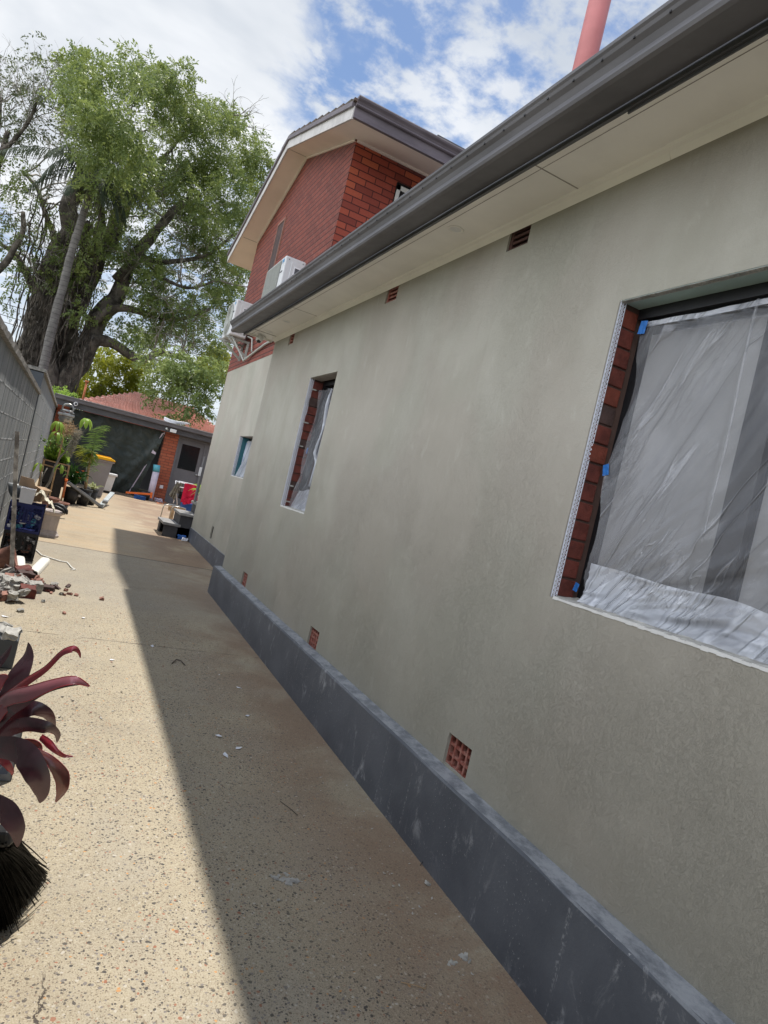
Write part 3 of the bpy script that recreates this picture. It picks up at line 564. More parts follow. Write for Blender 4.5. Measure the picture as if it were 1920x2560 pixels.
b = film_sheet('x', '', WX+.108, y0, y1-.06, z1-.092, z1-.070, lambda u, v, y, z: (noise.noise((y*14, 0, 0))*.004-.006*math.exp(-((y-1.63)/.04)**2), 0, .008*noise.noise((y*5, 1, 0))), '', 60, 2); b.build('top_hem', 'film_dense', F1)
# long soft vertical fold
b = MB(); b.tube([(WX+.098, 1.668+.004*math.sin(i*.7)-.001*i, z1-.07-i*.075) for i in range(13)], [.006-.0003*i for i in range(13)], 8); b.build('vertical_fold', 'film', F1)
for (y, z, s, r) in ((2.188, z1-.10, .030, .1), (2.205, 1.93, .026, -.25), (2.215, z0+.065, .020, .2)):
    M = Matrix.Translation((WX+.092, y, z)) @ Matrix.Rotation(r, 4, 'X'); b = MB(); n = 4
    b.add([M @ Vector((noise.noise((i, j, y))*.004-.004, (i/n-.5)*s*1.3, (j/n-.5)*s*1.9)) for i in range(n+1) for j in range(n+1)], [(i*(n+1)+j, i*(n+1)+j+1, (i+1)*(n+1)+j+1, (i+1)*(n+1)+j) for i in range(n) for j in range(n)]); b.build('blue_tape', 'tape', F1)
y0, y1, z0, z1 = MW
def mid_fn(u, v, y, z):
    k = (y-y0)/(y1-y0); pull = 1-.62*(1-abs(v-.5)*1.2)*.5
    return -.035*abs(math.sin(k*9+v*2.5+noise.noise((y*4, z*2, 0))*2))-.03*(1-v)**3-.03*k*0, (-.20*(1-v)*0), 0
F2 = thing('plastic_film', 'narrow twisted plastic film hanging in the tall window with the white perforated edge strip', 'plastic sheet', (WX+.12, 6.0, z0))
film_sheet('x', '', WX+.135, y0+.0, y1-.045, z0+.02, z1-.10, mid_fn, '', 60, 70).build('film', 'film', F2)
film_sheet('x', '', WX+.09, y0+.02, y1-.05, z0+.012, z0+.20, lambda u, v, y, z: (.055*v-.014*abs(noise.noise((y*12, z*20, 0))), 0, .05*v*noise.noise((y*4, 0, 0))), '', 40, 20).build('gathered_hem', 'film_dense', F2)
b = MB(); b.tube([(WX+.075-.01*math.sin(i), y0+.26+.004*i-.010*i*(i > 8), z1-.12-i*.078) for i in range(14)], [.006+.010*abs(math.sin(i*.55)) for i in range(14)], 8); b.tube([(WX+.085, y0+.16+.010*i, z1-.10-i*.08) for i in range(13)], [.010]*13, 8); b.build('twisted_fold', 'film_dense', F2)
b = MB(); b.box((WX+.120, y1-.068, 1.90), (WX+.126, y1-.045, 1.96)); b.build('blue_tape', 'tape', F2)
# ================================================================== TWO STOREY HOUSE
RX = 2.32; YF = 8.08; YB = 13.02
H2 = thing('two_storey_house', 'taller red brick gabled house with a rendered lower wall behind the low wing', 'house', (RX, YF, 0))
RW = (9.55, 10.665, 1.492, 2.135); rv = (11.02, 11.17, .39, .60)
b = MB(); wall_x(b, RX, .02, YF+.0, YB, .22, 3.385, [RW, rv]); b.build('rendered_wall', 'render_pale', H2)
b = MB(); b.quad((RX+.1, rv[0], rv[2]), (RX+.1, rv[1], rv[2]), (RX+.1, rv[1], rv[3]), (RX+.1, rv[0], rv[3])); b.build('air_vent', 'hole', H2)
b = MB(); b.add([(RX-.012, 8.25, -.05), (RX-.012, YB+.01, .0), (RX-.012, YB+.01, .335), (RX-.012, 8.25, .318), (RX+.01, YB+.01, .34), (RX+.01, 8.25, .322), (RX+.01, YB+.01, 0)], [(0, 1, 2, 3), (3, 2, 4, 5), (1, 6, 4, 2)]); b.build('plinth', 'plinth', H2)
# gable: rake heights
PK = (10.52, 6.63)
def rake(y): return PK[1]-abs(y-PK[0])*(.290 if y < PK[0] else .283)
slot = (11.09, 11.46, 4.6, 5.80)
b = MB(); x = RX-.004
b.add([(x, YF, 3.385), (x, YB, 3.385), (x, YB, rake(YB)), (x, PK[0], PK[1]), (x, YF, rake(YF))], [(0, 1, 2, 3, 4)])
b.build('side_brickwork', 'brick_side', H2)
b = MB(); b.quad((x, YF, 3.2), (7.5, YF, 3.2), (7.5, YF, rake(YF)), (x, YF, rake(YF))); b.build('front_brickwork', 'brick_front', H2)
b = MB(); b.quad((x, YB, 3.2), (x, YB, rake(YB)), (7.5, YB, rake(YB)), (7.5, YB, 0)); b.build('rear_brickwork', 'brick_front', H2)
b = MB(); b.box((x-.014, 11.03, 4.4), (x+.02, 11.43, 5.78)); b.build('narrow_window', 'brick_dark', H2); 
b = MB(); b.box((x-.022, 11.00, 4.4), (x+.02, 11.03, 5.82)); b.box((x-.022, 11.43, 4.4), (x+.02, 11.46, 5.82)); b.box((x-.0225, 11.03, 5.78), (x+.02, 11.43, 5.82)); b.build('window_surround', 'terracotta', H2)
# front window under the eave
fw = thing('window', None, None, (0, 0, 0)); fw.parent = H2
b = MB(); b.box((2.965, YF-.012, 4.3), (4.2, YF+.03, 5.66)); b.build('opening', 'hole', fw)
b = MB(); b.box((2.975, YF-.03, 4.3), (3.02, YF-.013, 5.62)); b.box((2.975, YF-.030, 5.56), (4.2, YF-.013, 5.62)); b.box((3.14, YF-.034, 4.3), (3.20, YF-.014, 5.56)); b.build('frame', 'white_paint', fw)
b = MB(); b.box((3.02, YF-.026, 4.3), (3.14, YF-.0125, 5.56)); b.build('glass', 'glass', fw)
# raked soffits and barge
BX = 2.0; FY = 7.30; BY = 13.98; TH = .012
b = MB(); 
for (ya, yb) in ((FY, PK[0]), (PK[0], BY)):
    b.add([(BX, ya, rake(ya)), (BX, yb, rake(yb)), (RX, yb, rake(yb)), (RX, ya, rake(ya))], [(0, 1, 2, 3)])
b.add([(RX, FY, rake(FY)), (RX, YF, rake(YF)), (7.5, YF, rake(YF)), (7.5, FY, rake(FY))], [(0, 1, 2, 3)]); b.add([(RX, YB, rake(YB)), (RX, BY, rake(BY)), (7.5, BY, rake(BY)), (7.5, YB, rake(YB))], [(0, 1, 2, 3)])
b.build('soffit', 'soffit_bounce', H2)
b = MB()
for y in (PK[0], YB): b.add([(BX+.03, y-.006, rake(y-.006)-.003), (BX+.03, y+.006, rake(y+.006)-.003), (RX, y+.006, rake(y+.006)-.003), (RX, y-.006, rake(y-.006)-.003)], [(0, 1, 2, 3)])
b.build('soffit_joint', 'groove', H2)
b = MB(); e = .02
for (ya, yb) in ((YF, PK[0]), (PK[0], YB)):
    b.add([(RX-e-.006, ya, rake(ya)-.004), (RX-e-.006, yb, rake(yb)-.004), (RX-e-.006, yb, rake(yb)-.026), (RX-e-.006, ya, rake(ya)-.026), (RX, yb, rake(yb)-.026), (RX, ya, rake(ya)-.026)], [(0, 1, 2, 3), (3, 2, 4, 5)])
b.add([(RX, YF-.025, rake(YF)-.006), (7.5, YF-.025, rake(YF)-.006), (7.5, YF-.025, rake(YF)-.034), (RX, YF-.025, rake(YF)-.034), (RX, YF, rake(YF)-.034), (7.5, YF, rake(YF)-.034)], [(0, 1, 2, 3), (3, 2, 5, 4)])
b.build('soffit_bead', 'soffit_bounce', H2)
b = MB()
def bz(y): return rake(y)-.012
for (ya, yb) in ((FY-.005, PK[0]), (PK[0], BY)):
    for x0, x1 in ((BX-.022, BX),):
        b.add([(x0, ya, bz(ya)), (x0, yb, bz(yb)), (x0, yb, bz(yb)+.145), (x0, ya, bz(ya)+.145), (x1, ya, bz(ya)), (x1, yb, bz(yb)), (x1, yb, bz(yb)+.145), (x1, ya, bz(ya)+.145)], [(0, 3, 2, 1), (4, 5, 6, 7), (0, 1, 5, 4), (3, 7, 6, 2), (0, 4, 7, 3), (1, 2, 6, 5)])
b.build('barge_board', 'barge', H2)
b = MB()
for (ya, yb) in ((FY+.0, PK[0]), (PK[0], BY+.02)):
    x0, x1 = BX-.05, RX+.3; h0, h1 = .134, .19
    b.add([(x0, ya, bz(ya)+h0), (x0, yb, bz(yb)+h0), (x0, yb, bz(yb)+h1), (x0, ya, bz(ya)+h1), (x1, ya, bz(ya)+h0), (x1, yb, bz(yb)+h0), (x1, yb, bz(yb)+h1), (x1, ya, bz(ya)+h1)], [(0, 3, 2, 1), (4, 5, 6, 7), (0, 1, 5, 4), (3, 7, 6, 2), (0, 4, 7, 3), (1, 2, 6, 5)])
b.build('barge_flashing', 'gutter_up', H2)
# tile courses
b = MB(); L = .31; cnt = int((PK[0]-FY+.05)/L)+1
for side in (-1, 1):
    nn = cnt if side < 0 else int((BY-PK[0])/L)+1
    for i in range(nn):
        ya = PK[0]+side*(i*L); yb = PK[0]+side*((i+1)*L+.035); yb = max(yb, FY-.045) if side < 0 else min(yb, BY+.05); ya = max(ya, FY) if side < 0 else ya
        for k in range(18):
            xa = BX-.045+k*.30; xb = xa+.296; zj = random.uniform(-.006, .006)
            za = rake(ya)+.190+zj; zb2 = rake(yb)+.222+zj; t = .030; bow = .020
            A = [(xa, ya, za), ((xa+xb)/2, ya, za-bow*.5), (xb, ya, za)]; Bq = [(xa, yb, zb2), ((xa+xb)/2, yb, zb2-bow), (xb, yb, zb2)]
            vs = A+Bq+[(p[0], p[1], p[2]-t) for p in A+Bq]
            b.add(vs, [(0, 1, 4, 3), (1, 2, 5, 4), (6, 9, 10, 7), (7, 10, 11, 8), (3, 4, 10, 9), (4, 5, 11, 10), (0, 3, 9, 6), (2, 8, 11, 5)])
b.build('roof_tiles', 'rooftile', H2)
b = MB(); n = 12
for i in range(n): xa = BX+.0+i*.4; b.tube([(xa, PK[0], PK[1]+.19), (xa+.41, PK[0], PK[1]+.20)], [.075, .085], 10)
b.build('ridge_cap', 'rooftile', H2)
# front gutter of the upper roof, along x
zf = rake(FY); gu = [(FY+.01, zf+.0), (FY-.02, zf-.004), (FY-.035, zf+.0), (FY-.02, zf+.035), (FY-.02, zf+.12), (FY-.05, zf+.123), (FY-.062, zf+.132), (FY-.060, zf+.146), (FY-.045, zf+.150), (FY-.06, zf+.175), (FY-.085, zf+.196), (FY-.092, zf+.214), (FY-.088, zf+.226), (FY-.078, zf+.226)]
b = MB(); n = 10
b.add([(BX-.01+5.5*j/n, y, z) for j in range(n+1) for y, z in gu], [(j*len(gu)+i, j*len(gu)+i+1, (j+1)*len(gu)+i+1, (j+1)*len(gu)+i) for j in range(n) for i in range(len(gu)-1)], False)
b.add([(BX-.01, y, z) for y, z in gu]+[(BX-.01, FY+.01, zf+.226)], [tuple(range(len(gu)+1))]); b.build('gutter', 'gutter_up', H2)
b = MB(); b.box((3.9, 9.3, 6.1), (4.6, 9.9, 7.12)); ch = b.build('chimney', 'brick_front', H2); b = MB(); b.box((3.85, 9.25, 7.12), (4.65, 9.95, 7.18)); b.build('chimney_cap', 'gutter', ch)
# rear window
W3 = thing('window', None, None, (0, 0, 0)); W3.parent = H2; y0, y1, z0, z1 = RW; X = RX
b = MB(); bead_strip(b, Vector((X+.001, y1-.003, z0)), Vz, Vx, -Vy, z1-z0, .045); b.build('corner_bead', 'bead', W3)
b = MB(); b.box((X+.02, y1-.001, z0), (X+.19, y1+.02, z1)); b.build('reveal_board', 'teal_deep', W3); b = MB(); b.box((X+.02, y0, z1-.002), (X+.2, y1, z1+.02)); b.build('lintel_underside', 'groove', W3)
b = MB(); b.box((X+.16, y0, z0), (X+.21, y0+.03, z1)); b.box((X+.16, y1-.03, z0), (X+.21, y1, z1)); b.box((X+.16, y0+.03, z1-.04), (X+.21, y1-.03, z1)); b.box((X+.13, y1-.55, z0+.02), (X+.19, y1-.50, z1)); b.build('frame', 'black_frame', W3)
b = MB(); b.quad((X+.2, y0, z0), (X+.2, y1, z0), (X+.2, y1, z1), (X+.2, y0, z1)); b.build('glass', 'glass', W3); rough_sill(X, RW, .18, W3)
F3 = thing('plastic_film', 'small plastic film with a blue tape edge in the smallest farthest window', 'plastic sheet', (RX+.12, 10.2, z0))
film_sheet('x', '', X+.13, y0, y1-.10, z0+.015, z1-.05, lambda u, v, y, z: (-.03*abs(math.sin(y*13+v*3))-.07*(1-v)**2, -.18*v*0, 0), '', 50, 30).build('film', 'film_dense', F3)
b = MB(); b.box((X+.10, y1-.125, z0+.02), (X+.104, y1-.095, z1-.09)); b.build('blue_tape', 'tape', F3)
# ------------------------------------------------------------------ pole on the roof
b = MB(); b.tube([(3.0, 4.55, 3.6), (3.0, 4.55, 8.5)], .088, 24); P1 = b.build('flue_pipe', 'pink_pipe', origin=(3.0, 4.55, 3.6)); tag(P1, 'tall salmon pink round pipe standing up behind the dark gutter of the low roof', 'pipe')
# ------------------------------------------------------------------ air conditioners
def aircon(name, label, x0, x1, y0, y1, z0, z1, fan):
    A = thing(name, label, 'air conditioner', (x0, y0, z0), group='air conditioners on the brick gable wall')
    b = MB(); b.box((x0, y0, z0), (x1, y1, z1)); bd = b.build('casing', 'ac', A, bevel=.018)
    yc, zc = (y0+y1)/2+.03, (z0+z1)/2; r = min(y1-y0, z1-z0)*.46
    if fan:
        b = MB(); n = 40
        for q in range(13): rr = r*(q+1)/13; b.tube([(x0-.012+.006*(1-q/13), yc+rr*math.cos(2*math.pi*i/n), zc+rr*math.sin(2*math.pi*i/n)) for i in range(n+1)], .0035, 5, False)
        for q in range(16): a = q*math.pi/8; b.tube([(x0-.006, yc+.03*math.cos(a), zc+.03*math.sin(a)), (x0-.006, yc+r*math.cos(a), zc+r*math.sin(a))], .003, 5)
        b.build('fan_grille', 'ac_grey', A); b = MB(); b.lathe([(r*1.02, 0), (0, 0)], n=40)
        b.v = [(x0-.002, yc+v[0], zc+v[1]) for v in b.v]; b.build('fan_opening', 'ac_grey', A)
    else:
        b = MB(); b.box((x0-.003, y0+.16, z0+.03), (x0+.01, y1-.03, z1-.03)); b.build('grille_recess', 'ac_dark', A)
        b = MB(); z = z0+.035
        while z < z1-.04: b.box((x0-.012, y0+.16, z), (x0-.002, y1-.03, z+.009)); z += .0165
        b.build('grille', 'ac_grey', A)
    # service cover on the side facing the street
    b = MB(); b.box((x0+.09, y0-.010, z0+.05), (x1-.02, y0-.0005, z1-.06)); b.build('service_cover', 'ac', A, bevel=.006)
    b = MB(); b.box((x0+.13, y0-.014, z1-.22), (x0+.22, y0-.0105, z1-.11)); b.build('handle_recess', 'white_plastic', A, bevel=.003); b = MB(); b.box((x0+.145, y0-.016, z1-.20), (x0+.205, y0-.0145, z1-.13)); b.build('handle_shadow', 'ac_dark', A)
    for dz in (.04, z1-z0-.04):
        for dx in (.05, x1-x0-.04): b = MB(); b.tube([(x0+dx, y0-.004, z0+dz), (x0+dx, y0+.002, z0+dz)], .006, 8); b.build('screw', 'ink', A)
    b = MB(); b.add([(x0-.004, y0+.035, z1-.04), (x0-.004, y0+.105, z1-.04), (x0-.004, y0+.035, z1-.095)], [(0, 1, 2)]); b.add([(x0-.0042, y0+.06, z1-.065), (x0-.0042, y0+.115, z1-.04), (x0-.0042, y0+.115, z1-.095)], [(0, 2, 1)]); b.build('logo', 'logo_blue', A)
    M = Matrix.Translation((-.004, .075, z1-z0-.21)) @ Matrix(((0, 0, -1, 0), (-1, 0, 0, 0), (0, 1, 0, 0), (0, 0, 0, 1))); text_mesh('DAIKIN', .032, 'ink', 'brand_lettering', A, M)
    return A
A1 = aircon('air_conditioner', 'lower white air conditioner with a round fan grille just past the gutter end', 1.93, 2.21, 11.48, 12.18, 3.80, 4.40, True)
for y in (11.62, 12.06):
    b = MB(); b.box((1.88, y-.02, 3.755), (RX-.005, y+.02, 3.79)); b.box((RX-.04, y-.019, 3.50), (RX-.006, y+.019, 3.754)); b.add([(1.93, y-.018, 3.752), (1.98, y-.018, 3.752), (RX-.04, y-.018, 3.52), (RX-.04, y-.018, 3.56), (1.93, y+.018, 3.752), (1.98, y+.018, 3.752), (RX-.04, y+.018, 3.52), (RX-.04, y+.018, 3.56)], [(0, 1, 3, 2), (4, 6, 7, 5), (0, 2, 6, 4), (1, 5, 7, 3)]); b.build('wall_bracket', 'ac_grey', A1)
b = MB(); b.tube([(2.0, 11.60, 3.80), (2.10, 11.56, 3.66), (2.20, 11.50, 3.52), (2.25, 11.45, 3.43), (2.285, 11.2, 3.50), (2.285, 10.3, 3.58), (2.285, 9.2, 3.60)], .018, 8); b.tube([(2.24, 11.50, 3.85), (2.28, 11.30, 3.80), (2.28, 11.1, 3.55)], .013, 8); b.build('refrigerant_pipe', 'ac_grey', A1)
A2 = aircon('air_conditioner', 'upper white air conditioner with a slatted grille half hidden behind the gutter', 1.93, 2.21, 8.66, 9.58, 3.84, 4.45, False)
b = MB(); b.box((1.93, 8.8, 3.80), (RX-.005, 8.84, 3.838)); b.box((1.93, 9.4, 3.80), (RX-.005, 9.44, 3.838)); b.build('wall_bracket', 'ac', A2)
# dome camera under the eave end
C1 = thing('security_camera', 'small white dome camera with a dark lens under the corner of the low eave', 'camera', (1.80, 8.33, 3.28))
b = MB(); b.lathe([(.0, .0), (.05, 0), (.05, -.02), (.03, -.03), (.02, -.05)], (1.80, 8.36, 3.282), 20); b.build('base', 'soffit', C1)
b = MB(); b.lathe([(0, .05), (.03, .045), (.042, .025), (.045, 0), (.040, -.028), (.026, -.045), (0, -.05)], (1.755, 8.27, 3.225), 20); b.build('housing', 'white_paint', C1); b = MB(); b.lathe([(0, -.054), (.018, -.050), (.030, -.036), (.033, -.022)], (1.752, 8.262, 3.224), 20); b.build('lens', 'ink', C1)
# ================================================================== BOUNDARY WALL on the left
FD = Vector((-.0051464, 1, -.011558)); FA = .52
def fp(y, lev, off=0): return Vector((-FA+off+FD.x*y, y, lev+FD.z*y))
B1 = thing('boundary_wall', 'tall grey painted concrete block wall with a stepped coping left of the driveway', 'wall', (-FA, 0, 0))
def fbox(mb, ya, yb, la, lb, o0, o1, ground=False):
    vs = []
    for y in (ya, yb):
        for l in (la, lb):
            for o in (o0, o1):
                p = fp(y, l, o)
                if ground and l == la: p.z = gz(y)-.05
                vs.append(p)
    return mb.add(vs, [(0, 2, 3, 1), (4, 5, 7, 6), (0, 4, 6, 2), (1, 3, 7, 5), (2, 6, 7, 3), (0, 1, 5, 4)])
JL = [2.14, 1.873, 1.663, 1.447, 1.24, 1.035, .83, .625, .42, .215]
b = MB(); fbox(b, -3, 10.75, 0, 2.114, -.19, 0, True); b.build('block_wall', 'block', B1)
b = MB(); fbox(b, 10.95, 22.3, 0, 2.42, -.19, -.004, True); b.build('far_block_wall', 'block', B1)
b = MB(); fbox(b, 10.75, 10.95, 0, 2.42, -.20, .010, True); b.build('pilaster', 'pilaster', B1)
b = MB()
for l in JL:
    t = .0055
    if l < 2.1: fbox(b, -3, 10.74, l-t, l+t, -.01, .0015)
    fbox(b, 10.96, 22.2, l-t, l+t, -.01, -.0025)
b.build('bed_joint', 'block_joint', B1)
b = MB(); cs = [2.114]+JL[1:]
for r, l in enumerate(cs[:-1]):
    y = -1+(.2 if r % 2 else 0)
    while y < 10.6: fbox(b, y, y+.006, cs[r+1]+.005, l-.005, -.01, .0010); y += .4
b.build('upright_joint', 'pilaster', B1)
def coping(ya, yb, lev, name):
    mb = MB(); y = ya; n = int((yb-ya)/.09)
    pr = []
    for i in range(n+1):
        y = ya+(yb-ya)*i/n; j = lambda: random.uniform(-.0035, .0035)
        pr.append([fp(y, lev-.045+j()*.5, .035+j()), fp(y, lev+j(), .037+j()), fp(y, lev+.004+j(), .02), fp(y, lev+.004+j(), -.21+j()), fp(y, lev-.045, -.225)])
    mb.add([q for p in pr for q in p], [(i*5+j, i*5+j+1, (i+1)*5+j+1, (i+1)*5+j) for i in range(n) for j in range(4)]); mb.add(pr[0], [(0, 1, 2, 3, 4)]); mb.add(pr[-1], [(4, 3, 2, 1, 0)])
    mb.add([p[0] for p in pr]+[p[4] for p in pr], [(i, i+1, n+1+i+1, n+1+i) for i in range(n)]); return mb.build(name, 'coping', B1)
coping(-3, 10.745, 2.158, 'coping'); coping(10.74, 22.3, 2.48, 'far_coping')
# ================================================================== GARAGE
GY = 21.3; gzv = gz(GY)
G_ = thing('garage', 'low garage with dark fascia, orange brick pier and grey door closing the driveway', 'garage', (1.5, GY, gzv))
b = MB(); b.quad((2.42, GY, gzv), (2.83, GY, gzv), (2.83, GY, 2.45), (2.42, GY, 2.45)); b.quad((2.42, GY, gzv), (2.42, GY, 2.45), (2.42, GY+.3, 2.45), (2.42, GY+.3, gzv)); b.build('brick_pier', 'brick_garage', G_)
b = MB(); b.box((3.70, GY, gzv), (5.5, GY+.2, 2.45)); b.box((2.83, GY+.001, 2.25), (3.70, GY+.2, 2.449)); b.build('front_wall', 'door', G_)
b = MB(); b.box((-.6, GY+.02, gzv), (-.28, GY+.2, 2.4)); b.build('left_pier', 'brick_garage', G_)
b = MB(); b.box((-.6, GY+4.5, gzv), (5.5, GY+4.7, 2.4)); b.box((5.4, GY+.2, gzv), (5.5, GY+4.5, 2.4)); b.build('rear_wall', 'door', G_)
b = MB(); b.box((-.72, GY-.32, 2.27), (5.6, GY-.29, 2.52)); b.build('fascia', 'fasc_dark', G_)
gg = [(GY-.30, 2.43), (GY-.41, 2.43), (GY-.42, 2.46), (GY-.41, 2.50), (GY-.43, 2.535), (GY-.44, 2.55), (GY-.425, 2.56)]
b = MB(); b.add([(x, y, z) for x in (-.72, 5.6) for y, z in gg], [(i, i+1, len(gg)+i+1, len(gg)+i) for i in range(len(gg)-1)], True); b.build('gutter', 'gutter', G_)
b = MB(); b.box((-.7, GY-.29, 2.50), (5.6, GY+4.8, 2.54)); b.box((-.6, GY-.28, 2.30), (5.6, GY, 2.31)); b.build('roof', 'fasc_dark', G_)
D_ = thing('door', None, None, (0, 0, 0)); D_.parent = G_
b = MB(); b.box((2.83, GY-.01, gzv), (2.885, GY+.06, 2.25)); b.box((3.645, GY-.01, gzv), (3.70, GY+.06, 2.25)); b.box((2.885, GY-.01, 2.19), (3.645, GY+.06, 2.25)); b.build('frame', 'door', D_)
b = MB(); b.box((2.89, GY+.02, gzv), (3.64, GY+.055, 2.185)); b.build('door_leaf', 'door', D_); b = MB(); b.box((2.975, GY+.010, 1.28), (3.52, GY+.0195, 2.04)); b.build('door_glass', 'glass', D_)
b = MB(); b.lathe([(0, 0), (.03, 0), (.033, .02), (.02, .045), (0, .05)], n=14); b.v = [(3.585+v[0], GY+.02-v[2], 1.20+v[1]) for v in b.v]; b.build('handle', 'steel', D_)
b = MB(); b.box((2.60, GY-.03, .56), (2.70, GY-.0005, .66)); b.build('power_socket', 'white_plastic', G_, bevel=.006)
fl = thing('floodlight', 'square white floodlight with a sensor on the garage fascia above the brick pier', 'light', (2.55, GY-.34, 2.33))
b = MB(); b.box((2.48, GY-.42, 2.29), (2.66, GY-.33, 2.39)); b.build('lamp_head', 'white_paint', fl, bevel=.008); b = MB(); b.tube([(2.42, GY-.33, 2.33), (2.36, GY-.42, 2.36)], [.02, .03], 10); b.build('sensor', 'ac_grey', fl)
gc = thing('security_camera', 'white bullet camera at the left end of the garage fascia', 'camera', (-.14, GY-.4, 2.40))
b = MB(); b.tube([(-.14, GY-.30, 2.40), (-.15, GY-.42, 2.40), (-.155, GY-.52, 2.395)], [.03, .05, .055], 14); b.build('housing', 'white_plastic', gc); b = MB(); b.tube([(-.155, GY-.521, 2.395), (-.156, GY-.525, 2.395)], .038, 14); b.build('lens', 'ink', gc)
# tarpaulin over the garage opening
b = MB(); ny, nz_ = 70, 50; vs = []
for i in range(ny+1):
    for j in range(nz_+1):
        u, v = i/ny, j/nz_; x = -.28+2.66*u-(.42*(1-v)**1.3*u**3); z = gzv+.02+(2.27-gzv-.02)*v
        d = .06*noise.noise((x*2.2, z*1.6, 0))+.03*noise.noise((x*7+z*5, z*6, 4))-.07*math.exp(-((x-1.15-(z)*.62)/.13)**2)
        vs.append((x, GY+.02+d-.02, z))
b.add(vs, [(i*(nz_+1)+j, i*(nz_+1)+j+1, (i+1)*(nz_+1)+j+1, (i+1)*(nz_+1)+j) for i in range(ny) for j in range(nz_)], True)
T1 = b.build('tarpaulin', 'tarp', origin=(1, GY, gzv)); tag(T1, 'dark green tarpaulin hung creased over the garage opening', 'tarpaulin')
b = MB(); b.add([(2.40, GY+.005, 2.25), (2.31, GY-.02, 2.2), (2.14, GY-.03, 1.55), (2.27, GY+.005, 1.52)], [(0, 1, 2, 3)]); b.add([(2.10, GY-.02, 1.2), (2.04, GY-.03, 1.1), (1.74, GY-.04, gzv+.02), (1.78, GY-.02, gzv+.02)], [(0, 1, 2, 3)]); T2 = b.build('torn_sheet', 'bag', origin=(2.2, GY, gzv)); tag(T2, 'pale torn sheet edge beside the brick pier at the right side of the tarpaulin', 'plastic sheet')
# tiled roof of the house behind
H3 = thing('tiled_roof_house', 'house behind the garage with a pink terracotta hip roof', 'house', (3, 30, 0))
def hp(px, py, Y): return at(px, py, Y)
ap1 = hp(335, 985, 31); ap2 = hp(455, 1025, 31); L_ = hp(228, 1012, 28); Rr = hp(556, 1088, 28)
L_.z = Rr.z = 2.75
zr = (ap1.z+ap2.z)/2+.08; xa, xb = ap1.x+.15, ap2.x+.35
b = MB(); rows = 11
def rowpt(t, side): # t 0 eave .. 1 ridge
    return ((L_.x-.5)*(1-t)+xa*t if side == 0 else (Rr.x+.35)*(1-t)+xb*t, 28*(1-t)+31*t, 2.75*(1-t)+zr*t)
for i in range(rows):
    p0, p1 = rowpt(i/rows, 0), rowpt(i/rows, 1); q0, q1 = rowpt((i+1)/rows, 0), rowpt((i+1)/rows, 1); k = 44
    for j in range(k):
        u0, u1 = j/k, (j+1)/k; xm = lambda a, c, u: a+(c-a)*u; zj = random.uniform(-.008, .008)
        A = (xm(p0[0], p1[0], u0), p0[1], p0[2]+.15+zj); Bq = (xm(p0[0], p1[0], u1), p0[1], p0[2]+.15+zj); Cq = (xm(q0[0], q1[0], u1), q0[1], q0[2]+zj); Dq = (xm(q0[0], q1[0], u0), q0[1], q0[2]+zj)
        Am = (xm(p0[0], p1[0], (u0+u1)/2), p0[1], p0[2]+.185+zj); Cm = (xm(q0[0], q1[0], (u0+u1)/2), q0[1], q0[2]+.03+zj)
        b.add([A, Am, Bq, Cq, Cm, Dq, (A[0], A[1]+.12, A[2]-.17), (Bq[0], Bq[1]+.12, Bq[2]-.17)], [(0, 1, 4, 5), (1, 2, 3, 4), (6, 7, 2, 1, 0)])
b.add([rowpt(0, 1), (rowpt(0, 1)[0]+1.2, 34, 2.75), rowpt(1, 1)], [(0, 1, 2)]); b.add([rowpt(0, 0), (rowpt(0, 0)[0]-1.2, 34, 2.75), rowpt(1, 0)], [(0, 2, 1)])
b.build('tiled_roof', 'pinktile', H3)
b = MB(); b.tube([rowpt(0, 1), rowpt(.5, 1), rowpt(1, 1)], .10, 8); b.tube([rowpt(0, 0), rowpt(.5, 0), rowpt(1, 0)], .10, 8); b.tube([rowpt(1, 0), rowpt(1, 1)], .10, 8); b.build('hip_cap', 'pinktile', H3)
b = MB(); b.box((L_.x-.2, 28.3, 0), (Rr.x, 33, 2.74)); b.build('wall', 'brick_front', H3)
ps = thing('orange_pole', 'thin orange brown pole rising behind the garage roof', 'pole', tuple(at(207, 998, 25)))
q = at(207, 998, 25); b = MB(); b.tube([(q.x, 25, 2.5), (q.x, 25, 3.35)], .035, 8); b.build('shaft', 'redwood', ps); b = MB(); b.tube([(q.x, 25, 3.35), (q.x, 25, 3.42)], .06, 8); b.build('cap', 'redwood', ps)
# coil of white hose on garage roof
b = MB(); c = Vector((2.55, GY+.1, 2.60))
for k in range(5): b.tube([(c.x+(.26+.03*k)*math.cos(a*.4)+k*.03, c.y+.12*math.sin(a*.4), c.z+.02*k+.02*math.sin(a)) for a in range(17)], .012, 6, False)
hs = b.build('hose_coil', 'white_plastic', origin=tuple(c)); tag(hs, 'white coiled hose lying on the garage roof above the floodlight', 'hose')
# power lines
def wire(a, bq, label):
    b = MB(); pts = [a.lerp(bq, t/10)-Vector((0, 0, 1.6*t/10*(1-t/10))) for t in range(11)]; b.tube(pts, .025, 5); o = b.build('power_line', 'ink', origin=tuple(a)); tag(o, label, 'cable', 'overhead cables behind the trees')
for k, (p, q) in enumerate((((-200, 690), (760, 965)), ((-200, 722), (760, 988)), ((-200, 740), (760, 1000)))):
    wire(at(*p, 60), at(*q, 60), ['uppermost overhead cable crossing the sky behind the big tree', 'middle overhead cable crossing the sky behind the big tree', 'lowest overhead cable crossing the sky behind the big tree'][k])
